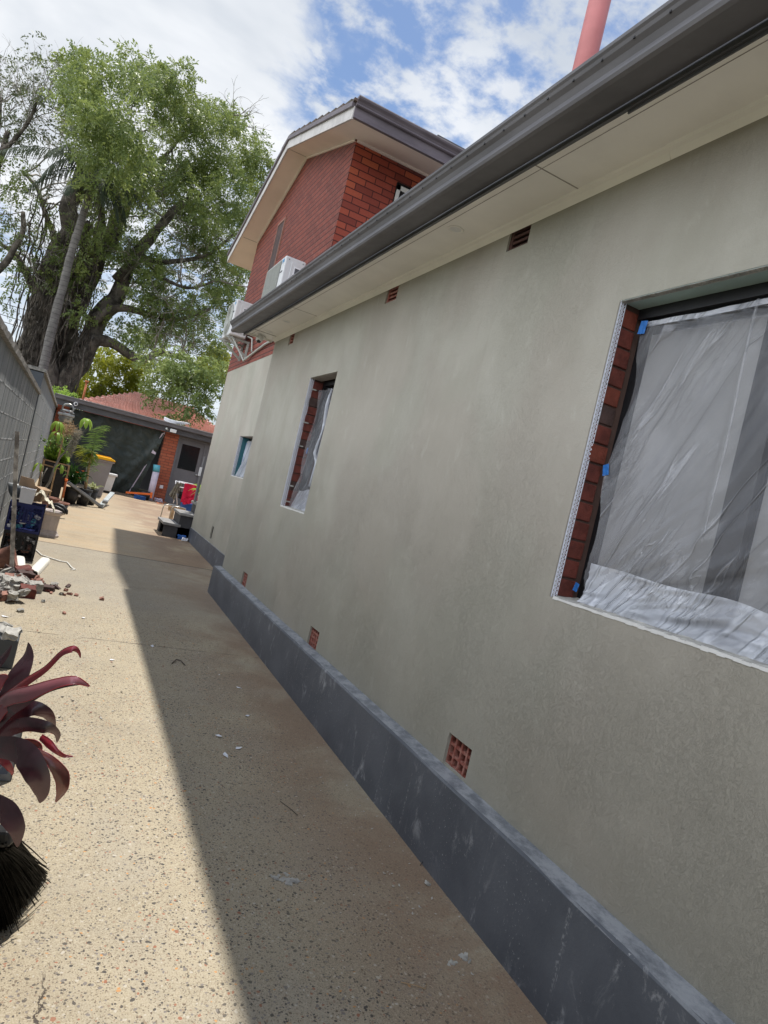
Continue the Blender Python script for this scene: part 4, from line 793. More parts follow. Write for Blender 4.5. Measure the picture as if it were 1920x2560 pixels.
# ================================================================== TREES
def leaf_cloud(cl, spray, nleaf, ll, lw, droop=.5, seed=1):
    """cl: list of (centre, radii, n sprays). Pinnate sprays of leaflets, each leaflet a quad."""
    r = np.random.default_rng(seed); C, Rr, K = [], [], []
    for c, rad, n in cl: C += [tuple(c)]*n; Rr += [tuple(rad)]*n
    C = np.array(C); Rr = np.array(Rr); n = len(C)
    d = r.normal(size=(n, 3)); d /= np.linalg.norm(d, axis=1)[:, None]; rad = r.random(n)**.45
    P = C+d*Rr*rad[:, None]
    D = d*np.array([1, 1, .7])+r.normal(size=(n, 3))*.55; D[:, 2] -= droop*r.random(n); D /= np.linalg.norm(D, axis=1)[:, None]
    U = np.cross(D, r.normal(size=(n, 3))); U /= np.linalg.norm(U, axis=1)[:, None]; W = np.cross(D, U)
    out = []; sp = spray*(.6+.8*r.random(n))
    for k in range(nleaf):
        t = (k+1)/nleaf; s = 1 if k % 2 else -1
        base = P+D*(sp*t)[:, None]; base[:, 2] -= .25*sp*t*t
        ld = U*s*.85+D*.55+r.normal(size=(n, 3))*.25; ld[:, 2] -= .25; ld /= np.linalg.norm(ld, axis=1)[:, None]
        sd = np.cross(ld, W+r.normal(size=(n, 3))*.5); sd /= np.linalg.norm(sd, axis=1)[:, None]
        L_ = (ll*(.7+.6*r.random(n)))[:, None]; w_ = (lw*(.7+.6*r.random(n)))[:, None]
        out.append(np.stack([base, base+ld*L_*.5+sd*w_, base+ld*L_, base+ld*L_*.5-sd*w_], axis=1))
    return np.concatenate(out).reshape(-1, 3)
def inpoly(x, y, P):
    c = False; j = len(P)-1
    for i in range(len(P)):
        if (P[i][1] > y) != (P[j][1] > y) and x < (P[j][0]-P[i][0])*(y-P[i][1])/(P[j][1]-P[i][1])+P[i][0]: c = not c
        j = i
    return c
def pm(px, d): return px*d/FPX        # pixels of the photograph to metres at that depth
def limb(mb, pts, Y, r0, r1, wob=.25, n=9, sub=5):
    P = [at(x, y, Y+(dy if len(q) > 2 else 0)) for q in pts for x, y, dy in [(q[0], q[1], q[2] if len(q) > 2 else 0)]]
    out = []; m_ = len(P)-1
    for i in range(m_):
        p0, p1, p2, p3 = P[max(i-1, 0)], P[i], P[i+1], P[min(i+2, m_)]
        for k in range(sub):
            t = k/sub; out.append(.5*((2*p1)+(-p0+p2)*t+(2*p0-5*p1+4*p2-p3)*t*t+(-p0+3*p1-3*p2+p3)*t**3))
    out.append(P[-1]); k = len(out)-1
    out = [p+Vector((noise.noise((p.x*.8, p.z*.8, 1)), noise.noise((p.x, p.z, 7)), 0))*wob*min(1, i/3) for i, p in enumerate(out)]
    rs = [r0+(r1-r0)*(i/k)**.8 for i in range(k+1)]; rs = [q*(1+.18*noise.noise((i*.7, r0*9, 2))) for i, q in enumerate(rs)]
    mb.tube(out, rs, n, True); return out
def grow(mb, p, d, L, r, lev, ends, jit=.45, nb=3, grav=-.03, n=5):
    pts = [p]; q = p.copy(); dd = d.normalized(); k = 4
    for i in range(k):
        dd = (dd+Vector((random.gauss(0, 1), random.gauss(0, 1), random.gauss(0, 1)+grav))*jit*.35).normalized(); q = q+dd*(L/k); pts.append(q.copy())
    mb.tube(pts, [r*(1-.45*i/k) for i in range(k+1)], n if r > .03 else 3, False)
    ends.append((q, dd))
    if lev > 0:
        for i in range(nb):
            s = pts[random.choice((2, 3, 4))] if i else pts[-1]
            nd = (dd+Vector((random.gauss(0, 1), random.gauss(0, 1), random.gauss(0, .8)+.15))*jit*1.3).normalized(); grow(mb, s, nd, L*random.uniform(.55, .85), r*.55, lev-1, ends, jit, nb, grav, n)
YT = 35.0
FT = thing('fig_tree', 'huge spreading tree with dark clustered trunks and an olive crown behind the garage', 'tree', (at(110, 940, YT).x, YT, .1))
b = MB()
limbs = []
limbs.append(limb(b, [(80, 1120), (84, 980), (92, 880), (112, 780), (135, 690), (165, 590), (185, 490), (212, 400)], YT, 1.15, .25, .4, 14))
limbs.append(limb(b, [(120, 1120), (130, 980), (150, 880), (185, 760), (235, 650), (290, 550), (325, 450), (352, 360)], YT+.5, 1.0, .16, .35, 12))
limbs.append(limb(b, [(140, 1110), (150, 985), (200, 890), (262, 775), (300, 710), (350, 630), (420, 550), (490, 480)], YT-.3, .72, .12, .3, 12))
limbs.append(limb(b, [(150, 1100), (158, 975), (200, 895), (238, 853), (290, 862), (345, 898), (400, 884), (480, 900)], YT-.9, .48, .10, .25, 10))
limbs.append(limb(b, [(235, 800), (300, 770), (370, 785), (440, 800), (520, 770)], YT-1, .26, .06, .25, 8))
limbs.append(limb(b, [(290, 700), (345, 650), (420, 655), (510, 640), (590, 590)], YT-.5, .24, .05, .25, 8))
limbs.append(limb(b, [(112, 780), (75, 700), (40, 640), (0, 610)], YT+.3, .25, .08, .25, 8))
limbs.append(limb(b, [(150, 640), (120, 560), (100, 480), (60, 430)], YT+.2, .18, .05, .2, 7))
limbs.append(limb(b, [(235, 650), (250, 560), (240, 470), (250, 360), (235, 250)], YT-.8, .24, .05, .2, 7))
limbs.append(limb(b, [(325, 450), (400, 400), (470, 330), (540, 290)], YT, .15, .04, .2, 6))
limbs.append(limb(b, [(350, 630), (400, 690), (470, 720), (540, 700)], YT-1.2, .15, .04, .2, 6))
b2 = MB()
limb(b2, [(100, 1100), (112, 960), (128, 860), (160, 740), (200, 640), (232, 560)], YT-1.0, .5, .18, .3, 10)
limb(b2, [(160, 1100), (165, 960), (182, 900), (222, 820), (262, 740)], YT+.9, .45, .16, .3, 10)
limb(b2, [(66, 1100), (70, 960), (78, 880), (98, 800), (118, 740)], YT-.2, .5, .3, .3, 10)
b.v_off = len(b.v); b.add(b2.v, b2.f, True)
b.build('trunk', 'bark', FT)
# aerial roots and vines hugging the trunks
b = MB()
for i in range(150):
    px = random.uniform(50, 250); y0_ = random.uniform(480, 880); L = random.uniform(60, 330); pts = []
    x = px+(900-y0_)*.10-20; k = 7
    for j in range(k): pts.append((x-(L*j/k)*.24+random.gauss(0, 5), y0_+L*j/k, -1.4+random.gauss(0, .5)))
    P = [at(a, c, YT+dy) for a, c, dy in pts]; b.tube(P, random.uniform(.010, .035), 4, False)
b.build('aerial_roots', 'bark', FT)
# fine pale branches
b = MB(); ends = []
for L_i, lm in enumerate(limbs):
    for q in range(8 if L_i in (0, 1, 7, 8, 9) else 5):
        i = int(len(lm)*random.uniform(.45, .98)); p = lm[min(i, len(lm)-1)]; grow(b, p, Vector((random.gauss(.1, .6), random.gauss(-.3, .5), random.uniform(-.2, .8))), random.uniform(1.0, 1.7), .05, 3, ends, .55, 3)
b.build('branches', 'bark_pale', FT)
poly = [(175, 150), (262, 128), (400, 148), (470, 205), (545, 255), (610, 300), (650, 360), (668, 440), (665, 560), (640, 700), (600, 790), (565, 880), (535, 950), (505, 985), (455, 965), (430, 880), (350, 850), (300, 800), (330, 690), (260, 610), (190, 560), (205, 440), (165, 330)]
cl = []
for gx in range(150, 700, 38):
    for gy in range(120, 1010, 38):
        px, py = gx+random.uniform(-14, 14), gy+random.uniform(-14, 14)
        if not inpoly(px, py, poly): continue
        edge = min(math.hypot(px-a, py-c) for a, c in poly)
        dens = 1.0
        if px < 300 and py < 330: dens = .55
        if px < 300 and 330 < py < 620: dens = .40
        if px < 330 and py > 430: dens = .65 if py < 760 else .42
        if px > 340: dens = 1.3
        if px < 360 and py < 430: dens = .95
        if math.hypot(px-480, py-690) < 60 or math.hypot(px-385, py-590) < 45 or math.hypot(px-560, py-600) < 35: dens *= .35
        if noise.noise((px*.013, py*.013, 5)) < -.13: dens *= .22
        Y = YT+random.uniform(-3.2, 2.8)+(.004*(py-500)); Y = Y-random.uniform(2.5, 6.5) if (px < 360 and py < 480) else (27.3+random.uniform(-.8, .6) if py > 885 else Y)
        c = at(px, py, Y); rr = pm(random.uniform(24, 40), Y+2); cl.append((c, (rr, rr*1.2, rr*.75), int(60*dens*random.uniform(.55, 1.45))))
for (px, py, r_, dn) in ((25, 470, 40, .5), (70, 480, 35, .4), (20, 560, 40, .6), (80, 560, 40, .5), (110, 620, 35, .4), (30, 640, 35, .5), (60, 690, 30, .4), (250, 350, 26, .4), (300, 360, 36, .8), (265, 440, 40, .7), (190, 640, 30, .4), (215, 700, 34, .5), (150, 560, 28, .4), (250, 800, 30, .35), (15, 750, 25, .3), (30, 420, 30, .5),
    (180, 660, 30, .9), (150, 700, 24, .6), (280, 640, 30, .6), (300, 500, 34, .9), (225, 590, 26, .7), (200, 780, 22, .5), (320, 840, 26, .6), (420, 940, 38, 1.1), (470, 1000, 34, 1.0), (440, 1040, 24, .6), (505, 1020, 24, .7), (400, 980, 26, .6), (380, 900, 30, .8), (125, 160, 20, .25), (200, 140, 20, .3)):
    Yc = YT-1.8+random.uniform(-1, 1) if py < 885 else 27.2+random.uniform(-.8, .6); c = at(px, py, Yc); rr = pm(r_, Yc+1); cl.append((c, (rr, rr, rr*.8), int(60*dn)))
v = leaf_cloud(cl, .42, 11, .155, .031, .6, 3); npmesh('crown', v, len(v)//4, 'fig', FT)
# ---- sparse tree at the left edge
ST = thing('sparse_tree', 'thin nearly bare tree with fine pale branches at the top left edge', 'tree', (at(-60, 1000, 33).x, 33, .1))
b = MB(); ends = []
limb(b, [(-90, 1120), (-80, 900), (-60, 760), (-30, 620)], 33, .38, .22, .2, 9)
lm = limb(b, [(-30, 700), (10, 660), (45, 600), (60, 530)], 33, .2, .08, .2, 8)
base = [limb(b, [(-60, 700), (-40, 560), (-10, 440), (20, 330)], 33, .24, .10, .2, 8), limb(b, [(-40, 560), (-10, 350), (0, 240)], 33.5, .16, .06, .2, 7), limb(b, [(-50, 420), (30, 355), (70, 300), (95, 240)], 32.5, .12, .05, .2, 7)]
b.build('trunk', 'bark', ST); b = MB()
for lm_ in base:
    for q in range(9):
        p = lm_[int(len(lm_)*random.uniform(.5, .99))]; grow(b, p, Vector((random.gauss(.25, .45), random.gauss(0, .4), random.uniform(.5, 1.2))), random.uniform(1.0, 1.7), .026, 3, ends, .42, 3)
for q in range(6): p = lm[int(len(lm)*random.uniform(.4, .99))]; grow(b, p, Vector((random.gauss(.2, .5), 0, random.uniform(-.3, .8))), 1.0, .03, 2, ends, .5, 3)
b.build('branches', 'bark_pale', ST)
cl = [(e[0], (.28, .28, .22), 2) for e in ends if random.random() < .16]; cl += [(at(px, py, 33), (.8, .8, .5), n_) for px, py, n_ in ((60, 310, 22), (95, 340, 20), (30, 330, 14), (130, 330, 10), (150, 120, 6), (60, 250, 6), (90, 180, 4))]
v = leaf_cloud(cl, .32, 8, .16, .030, .6, 4); npmesh('crown', v, len(v)//4, 'sparse', ST)
# ---- palm in front of the big tree
YP = 31.5
PT = thing('palm_tree', 'tall palm with a pale ringed trunk and drooping dark fronds before the huge tree', 'tree', (at(100, 950, YP).x, YP, .1))
b = MB(); tr = limb(b, [(72, 1100), (104, 935), (128, 835), (152, 740), (172, 660), (190, 593), (206, 545), (220, 500), (236, 425)], YP, .20, .125, .04, 16, 5); o = b.build('trunk', 'palmtrunk', PT)
top = tr[-1]
def frond(parent, p, d, L, droop, leafL, nl, wid=.03, hang=.7, mat='palm', nseg=12, rr=.025, name='frond'):
    b = MB(); pts = [Vector(p)]; dd = Vector(d).normalized()
    for i in range(nseg): dd = (dd+Vector((0, 0, -droop/nseg))).normalized(); pts.append(pts[-1]+dd*L/nseg)
    b.tube(pts, [rr*(1-.8*i/nseg) for i in range(nseg+1)], 4, False)
    for k in range(nl):
        t = .12+.88*k/nl; f = t*nseg; i = min(int(f), nseg-1); q = pts[i].lerp(pts[i+1], f-i); tg = (pts[i+1]-pts[i]).normalized(); sd_ = tg.cross(Vector((0, 0, 1)))
        sd_ = sd_.normalized() if sd_.length > .05 else Vector((1, 0, 0)); l = leafL*math.sin(math.pi*min(.98, .12+t*.86))**.6*random.uniform(.8, 1.1)
        for s in (-1, 1):
            ld = (sd_*s+tg*.5+Vector((random.gauss(0, .08), random.gauss(0, .08), .12))).normalized(); P = [q]
            for j in range(3): ld = (ld+Vector((0, 0, -hang*.5))).normalized(); P.append(P[-1]+ld*l/3)
            b.blade(P, [wid*.5, wid, wid*.8, .002], tg, .1, False)
    return b.build(name, mat, parent)
for (dx, dy, dz, L, dr) in ((-1, -.2, .35, 4.2, .9), (-1, .3, .1, 3.4, 1.1), (-.6, -.6, .8, 3.0, 1.6), (.5, -.3, 1.0, 3.0, 1.5), (.9, -.2, .5, 3.0, 1.4), (1, .3, .2, 2.8, 1.6), (.7, -.6, .8, 3.2, 2.0), (-.3, .2, 1.2, 2.8, 1.2), (.2, .2, 1.2, 3.0, .9), (.4, -.7, .1, 2.6, 1.7), (-.4, -.5, -.2, 2.4, 1.2), (1.0, -.3, -.2, 2.6, 1.4), (.6, .3, .7, 3.4, 1.3), (-.8, 0, .7, 3.0, 2.2)):
    frond(PT, top, (dx, dy, dz), L*.92, dr*1.35, .70, 38, .020, 1.5)
b = MB()
for i in range(60): a = random.uniform(0, 6.28); q = top+Vector((math.cos(a)*.2, math.sin(a)*.2, random.uniform(-.3, .2))); b.tube([q, q+Vector((math.cos(a)*.35, math.sin(a)*.35, -.5)), q+Vector((math.cos(a)*.4, math.sin(a)*.4, -1.3-random.random()*1.2))], [.02, .015, .006], 3, False)
b.build('dead_frond_skirt', 'bark', PT)
# ---- yellow green tree behind the garage
for (px, py, Y, nm, lb, lst, mt, sd) in ((250, 960, 40, 'bushy_tree', 'round yellow green tree behind the garage roof beneath the huge tree', [(190, 935, 34), (235, 905, 36), (285, 895, 38), (300, 945, 36), (240, 960, 34), (330, 925, 32), (185, 975, 30), (350, 970, 30), (215, 980, 28), (280, 990, 30), (170, 1000, 24), (310, 1000, 30), (350, 900, 26)], 'fig2', 8),
    (560, 900, 40, 'garden_tree', 'small sunlit green tree at the left edge of the rendered wall behind the tiled roof', [(520, 905, 22), (545, 880, 24), (560, 930, 20), (530, 940, 18), (505, 930, 16), (552, 905, 22)], 'fig2', 9)):
    T_ = thing(nm, lb, 'tree', (at(px, 1000, Y).x, Y, .1)); b = MB(); bx = T_.location.x; b.tube([(bx, Y, .1), (bx+.1, Y, 2.5), (bx-.1, Y, at(px, py, Y).z)], [.25, .18, .08], 8)
    for (cx_, cy_, r_) in lst[:6 if Y < 38 else 0]: b.tube([(bx, Y, 2.3), at(cx_, cy_, Y)], [.09, .03], 5)
    b.build('trunk', 'bark', T_); cl = [(at(x, y, Y+random.uniform(-1.5, 1.5)), (pm(r, 38), pm(r, 38), pm(r, 38)*.7), int(r*3.2)) for x, y, r in lst]; v = leaf_cloud(cl, .35, 8, .20, .045, .4, sd); npmesh('crown', v, len(v)//4, mt, T_)
sh = thing('overhanging_shrub', 'bright lime green feathery plant spilling over the far end of the block wall', 'shrub', tuple(at(150, 1000, 21.9)))
cl = [(at(x, y, 21.6), (.18, .2, .10), 26) for x, y in ((138, 978), (150, 985), (160, 992), (165, 985), (142, 990))]; v = leaf_cloud(cl, .16, 8, .07, .012, .3, 12); npmesh('foliage', v, len(v)//4, 'fresh', sh)
b = MB(); q = at(150, 995, 21.7); b.tube([(q.x-.1, 22.1, .3), (q.x-.1, 22.0, 1.5), (q.x, 21.8, q.z)], .02, 5); b.build('stem', 'bark', sh)
# ================================================================== THINGS ALONG THE DRIVEWAY
def V3(*a): return Vector(a)
def lump(b, c, s, seed, rot=None, cuts=2, rough=.12):   # broken block
    M = Matrix.Translation(c) @ (rot or Matrix.Rotation(seed*1.7, 4, 'Z') @ Matrix.Rotation(math.sin(seed*3)*.5, 4, 'X') @ Matrix.Rotation(math.cos(seed*5)*.5, 4, 'Y'))
    n = cuts+1; vid = {}; vs = []; fs = []
    def P(i, j, k):
        key = (i, j, k)
        if key not in vid:
            q = Vector((i/n-.5, j/n-.5, k/n-.5)); nz = Vector((noise.noise(q*3+Vector((seed, 0, 0))), noise.noise(q*3+Vector((0, seed, 4))), noise.noise(q*3+Vector((9, 2, seed)))))
            q = q+nz*rough*2; vid[key] = len(vs); vs.append(M @ Vector((q.x*s[0], q.y*s[1], q.z*s[2])))
        return vid[key]
    for a in range(n):
        for c_ in range(n):
            fs += [(P(a, c_, 0), P(a, c_+1, 0), P(a+1, c_+1, 0), P(a+1, c_, 0)), (P(a, c_, n), P(a+1, c_, n), P(a+1, c_+1, n), P(a, c_+1, n)), (P(a, 0, c_), P(a+1, 0, c_), P(a+1, 0, c_+1), P(a, 0, c_+1)), (P(a, n, c_), P(a, n, c_+1), P(a+1, n, c_+1), P(a+1, n, c_)), (P(0, a, c_), P(0, a, c_+1), P(0, a+1, c_+1), P(0, a+1, c_)), (P(n, a, c_), P(n, a+1, c_), P(n, a+1, c_+1), P(n, a, c_+1))]
    b.add(vs, fs)
# timber post leaning on the wall
p0 = gp(28, 1443); p1 = at(43, 1080, -.535, 0); b = MB(); ax = (p1-p0).normalized(); sx_ = Vector((1, 0, 0)); sx_ = (sx_-ax*sx_.dot(ax)).normalized(); sy_ = ax.cross(sx_)
vs = [];
for i in range(13):
    c = p0.lerp(p1, i/12); j = lambda: random.uniform(-.0015, .0015)
    for u, v_ in ((-.02, -.02), (.02, -.02), (.02, .02), (-.02, .02)): vs.append(c+sx_*(u+j())+sy_*(v_+j()))
b.add(vs, [(i*4+k, i*4+(k+1) % 4, (i+1)*4+(k+1) % 4, (i+1)*4+k) for i in range(12) for k in range(4)]+[(0, 3, 2, 1), (48, 49, 50, 51)])
tag(b.build('timber_post', 'timber', origin=tuple(p0)), 'weathered grey timber post leaning against the block wall in front of the crates', 'post')
# crates
def milk_crate(name, label, x0, y0, z0, W_, Dp, Hh, mat, group, rz=0):
    T_ = thing(name, label, 'crate', (x0, y0, z0), rz, group)
    def wall(P, U, w_, nm):
        b = MB(); Nn = U.cross(Vz); t = .006
        def bar(u0, u1, a, c): q = [P+U*u0+Vz*a, P+U*u1+Vz*a, P+U*u1+Vz*c, P+U*u0+Vz*c]; r = [k+Nn*-t for k in q]; b.add(q+r, [(0, 1, 2, 3), (7, 6, 5, 4), (0, 4, 5, 1), (1, 5, 6, 2), (2, 6, 7, 3), (3, 7, 4, 0)])
        bar(0, .022, 0, Hh); bar(w_-.022, w_, 0, Hh); bar(.022, w_-.022, Hh-.035, Hh); bar(.022, w_-.022, 0, .030); bar(.022, w_-.022, .108, .122)
        for f in (.36, .5, .64) if nm else (.5,): bar(w_*f-.012*(3 if f == .5 else 1)*.7, w_*f+.012*(3 if f == .5 else 1)*.7, .122, Hh-.035)
        for k in range(1, 10):
            u = .022+(w_-.044)*k/10
            bar(u-.0025, u+.0025, .122, Hh-.035)
        for k in range(4): z = .15+k*(Hh-.19)/4; bar(.022, w_-.022, z, z+.005)
        for k in range(6):
            u = .022+(w_-.044)*k/6; du = (w_-.044)/6; s = k % 2; a, c = (u+(0 if s else du), .030), (u+(du if s else 0), .108)
            q = [P+U*(a[0]-.003)+Vz*a[1], P+U*(a[0]+.003)+Vz*a[1], P+U*(c[0]+.003)+Vz*c[1], P+U*(c[0]-.003)+Vz*c[1]]; b.add(q+[m_+Nn*-t for m_ in q], [(0, 1, 2, 3), (7, 6, 5, 4), (0, 3, 7, 4), (1, 5, 6, 2)])
        return b
    for P, U, w_ in ((V3(0, 0, 0), Vx, W_), (V3(W_, 0, 0), Vy, Dp), (V3(W_, Dp, 0), -Vx, W_), (V3(0, Dp, 0), -Vy, Dp)): wall(P, U, w_, 1).build('side_panel', mat, T_, world=False)
    b = MB(); b.box((.004, .004, .004), (W_-.004, Dp-.004, .012)); b.box((.010, Dp-.012, .013), (W_-.010, Dp-.008, Hh-.01)); b.box((.008, .02, .013), (.012, Dp-.013, Hh-.01)); b.build('base_panel', mat, T_, world=False); return T_
zc = gz(8.6)+.004
milk_crate('plastic_crate', 'black plastic crate on the ground with red and white bits inside, under the blue crate', -.478, 8.51, zc, .352, .33, .31, 'black', None)
milk_crate('plastic_crate', 'dark blue plastic crate stacked on the black crate by the block wall', -.484, 8.515, zc+.312, .362, .33, .325, 'crate_blue', None)
for i in range(12):
    m_ = random.choice(['terracotta', 'terracotta', 'terracotta', 'white_plastic']); b = MB(); c = V3(-.45+.30*((i*.37) % 1), 8.55+.07*((i*.61) % 1), zc+.06+.22*i/12); lump(b, c, (.07, .04, .03), i+3.3); tag(b.build('pot_shard', m_, origin=tuple(c)), 'red or white shard seen through the holes of the black crate', 'shard', 'shards inside the black crate')
for i in range(12):
    m_ = ['white_plastic', 'cyan', 'bluecloth', 'white_plastic'][i % 4]; b = MB(); c = V3(-.45+.28*((i*.37) % 1), 8.55+.05*((i*.61) % 1), zc+.35+.22*i/12); lump(b, c, (.06, .04, .04), i+1.3); tag(b.build('household_scrap', m_, origin=tuple(c)), 'white, cyan or blue scrap seen through the holes of the blue crate', 'scrap', 'scraps inside the blue crate')
# white tub, bowl, cardboard and cloth on the crates
zt = zc+.64
tb = thing('plastic_tub', 'small white rectangular tub on top of the blue crate', 'tub', (-.33, 8.6, zt)); b = MB()
b.prism([(-.40, zt), (-.268, zt), (-.258, zt+.165), (-.264, zt+.165), (-.275, zt+.01), (-.393, zt+.01), (-.404, zt+.165), (-.41, zt+.165)], 'y', 8.52, 8.70); b.add([(-.40, 8.52, zt), (-.268, 8.52, zt), (-.258, 8.515, zt+.165), (-.41, 8.515, zt+.165)], [(0, 1, 2, 3)]); b.add([(-.40, 8.70, zt), (-.268, 8.70, zt), (-.258, 8.705, zt+.165), (-.41, 8.705, zt+.165)], [(3, 2, 1, 0)]); b.build('body', 'white_plastic', tb)
b = MB(); b.box((-.414, 8.508, zt+.160), (-.254, 8.516, zt+.170)); b.build('rim', 'white_plastic', tb)
b = MB(); b.lathe([(.05, 0), (.085, .05), (.11, .15), (.105, .15), (.07, .04), (0, .02)], (-.455, 8.80, zt+.02), 22); tag(b.build('metal_bowl', 'galv', origin=(-.455, 8.8, zt)), 'grey bowl behind the post beside the white tub', 'bowl')
b = MB(); b.add([(-.45, 8.76, zt+.02), (-.20, 8.76, zt+.02), (-.18, 8.74, zt+.20), (-.28, 8.74, zt+.195), (-.31, 8.73, zt+.27), (-.45, 8.76, zt+.28)], [(0, 1, 2, 3, 4, 5)]); b.add([(-.20, 8.76, zt+.02), (-.16, 9.0, zt+.02), (-.12, 9.02, zt+.17), (-.18, 8.74, zt+.20)], [(0, 1, 2, 3)]); b.add([(-.28, 8.74, zt+.195), (-.18, 8.74, zt+.20), (-.10, 8.80, zt+.165), (-.20, 8.66, zt+.17)], [(0, 1, 2, 3)])
o = b.build('cardboard_box', 'card', origin=(-.3, 8.8, zt)); tag(o, 'open brown cardboard box flaps behind the white tub', 'box'); o.modifiers.new('thick', 'SOLIDIFY').thickness = .006
b = MB(); n = 26; vs = []
for i in range(n+1):
    for j in range(n+1):
        u, v_ = i/n, j/n; x = -.25+.24*u; y = 8.50+.26*v_; z = zt+.05+.11*math.exp(-((u-.2)/.25)**2)+.035*noise.noise((u*6, v_*6, 1))-.10*max(0, u-.7)/.3+.02*noise.noise((u*15, v_*15, 2)); vs.append((x-.05*max(0, u-.8), y-.02*noise.noise((u*5, v_*4, 9)), z))
b.add(vs, [(i*(n+1)+j, (i+1)*(n+1)+j, (i+1)*(n+1)+j+1, i*(n+1)+j+1) for i in range(n) for j in range(n)], True); tag(b.build('rag', 'cream', origin=(-.15, 8.6, zt)), 'crumpled cream cloth hanging off the corner of the blue crate', 'cloth')
# urn pedestal
zu = gz(10.55); U_ = thing('garden_urn', 'pale stone pedestal urn with a flat round top behind the crates', 'urn', (-.052, 10.62, zu))
b = MB(); b.lathe([(.0, 0), (.148, 0), (.15, .03), (.135, .05), (.128, .06), (.124, .075), (.108, .09), (.104, .10), (.112, .28), (.112, .31)], (-.052, 10.62, zu), 8, smooth=False); b.build('pedestal', 'urn', U_)
b = MB(); b.lathe([(.112, .31), (.15, .345), (.165, .36), (.165, .375), (.15, .38), (0, .375)], (-.052, 10.62, zu), 26); b.build('top_plate', 'urn', U_)
b = MB(); c = V3(.0, 10.6, zu+.375); b.tube([c+V3(-.10, .0, .07), c+V3(-.02, -.02, .10), c+V3(.06, -.03, .085), c+V3(.12, -.05, .03), c+V3(.135, -.06, -.01)], [.02, .03, .032, .028, .012], 10); b.tube([c+V3(-.12, -.05, .05), c+V3(-.03, -.06, .07), c+V3(.07, -.08, .04), c+V3(.115, -.09, .0)], [.02, .026, .024, .012], 10); tag(b.build('boot', 'black', origin=tuple(c)), 'shiny black rubber thing lying bent on top of the pale urn', 'rubber boot')
def pot(name, label, x, y, z0, r, h, mat, rimmat=None, group=None, soil='soil', n=24, inner=None):
    T_ = thing(name, label, 'pot', (x, y, z0), 0, group); b = MB(); b.lathe([(0, 0), (r*.74, 0), (r*.97, h*.88), (r*.9, h*.9), (r*.9, h*.86), (0, h*.84)], (x, y, z0), n); b.build('body', mat, T_)
    b = MB(); b.lathe([(r*.96, h*.86), (r*1.04, h*.87), (r*1.05, h), (r*.97, h*1.005), (r*.93, h*.87)], (x, y, z0), n); b.build('rim', rimmat or mat, T_)
    b = MB(); b.lathe([(r*.93, h*.89), (0, h*.9)], (x, y, z0), n); b.build('soil', inner or soil, T_); return T_
zp = gz(11.3); b = MB()
pot('plant_pot', 'upturned looking black pot under the terracotta pot behind the urn', -.12, 11.35, zp, .12, .26, 'pot_black')
pot('plant_pot', 'terracotta pot with the bent bare stem growing from it', -.12, 11.35, zp+.265, .125, .22, 'terracotta')
pot('plant_pot', 'low wide black planter with a red inner rim', .03, 13.55, gz(13.5), .145, .21, 'pot_black', inner='terracotta', rimmat='terracotta')
pot('plant_pot', 'big black pot of strap leaf plants under the grey downpipe', .19, 15.55, gz(15.5), .155, .34, 'pot_black')
pot('plant_pot', 'black pot with a white sticker holding the small palm', .44, 15.75, gz(15.7), .150, .36, 'pot_black')
b = MB(); b.box((.33, 15.598, gz(15.7)+.17), (.38, 15.606, gz(15.7)+.22)); tag(b.build('sticker', 'paper', origin=(.35, 15.6, gz(15.7)+.17)), 'square white sticker on the black palm pot', 'sticker')
pot('plant_pot', 'dark pot with yellowish leaves half hidden behind the palm pot', .60, 16.15, gz(16.1), .13, .36, 'pot_black')
# timber framed black planter box
X_ = thing('planter_box', 'raised black planter box in a rough timber frame full of green leaves', 'planter', (-.2, 15.6, gz(15.5))); z0 = gz(15.5)
b = MB(); b.prism([(-.44, z0+.36), (.02, z0+.32), (.03, z0+.80), (-.47, z0+.82)], 'y', 15.35, 15.9); b.build('tub', 'black', X_)
for (xa, za, xb, zb) in ((-.47, z0+.70, .04, z0+.66), (-.48, z0+.80, .04, z0+.775)): b = MB(); b.prism([(xa, za), (xb, zb), (xb, zb+.025), (xa, za+.025)], 'y', 15.32, 15.345); b.build('rail', 'wood', X_)
for x in (-.46, .015): b = MB(); b.box((x, 15.30, z0), (x+.035, 15.345, z0+.80)); b.build('leg', 'wood', X_)
b = MB(); b.box((-.46, 15.4, z0), (-.02, 15.8, z0+.33)); b.build('under_crate', 'pot_black', X_)
b = MB(); q = at(165, 1203, 15.1); b.tube([(q.x+.01, 15.15, q.z-.35), q], .022, 8); ob = b.build('orange_stake', 'redwood', origin=(q.x, 15.15, q.z-.35)); tag(ob, 'orange brown stake with an orange cap beside the black planter box', 'stake'); b = MB(); b.tube([q, q+V3(0, 0, .05)], .03, 10); b.build('cap', 'orange', ob)
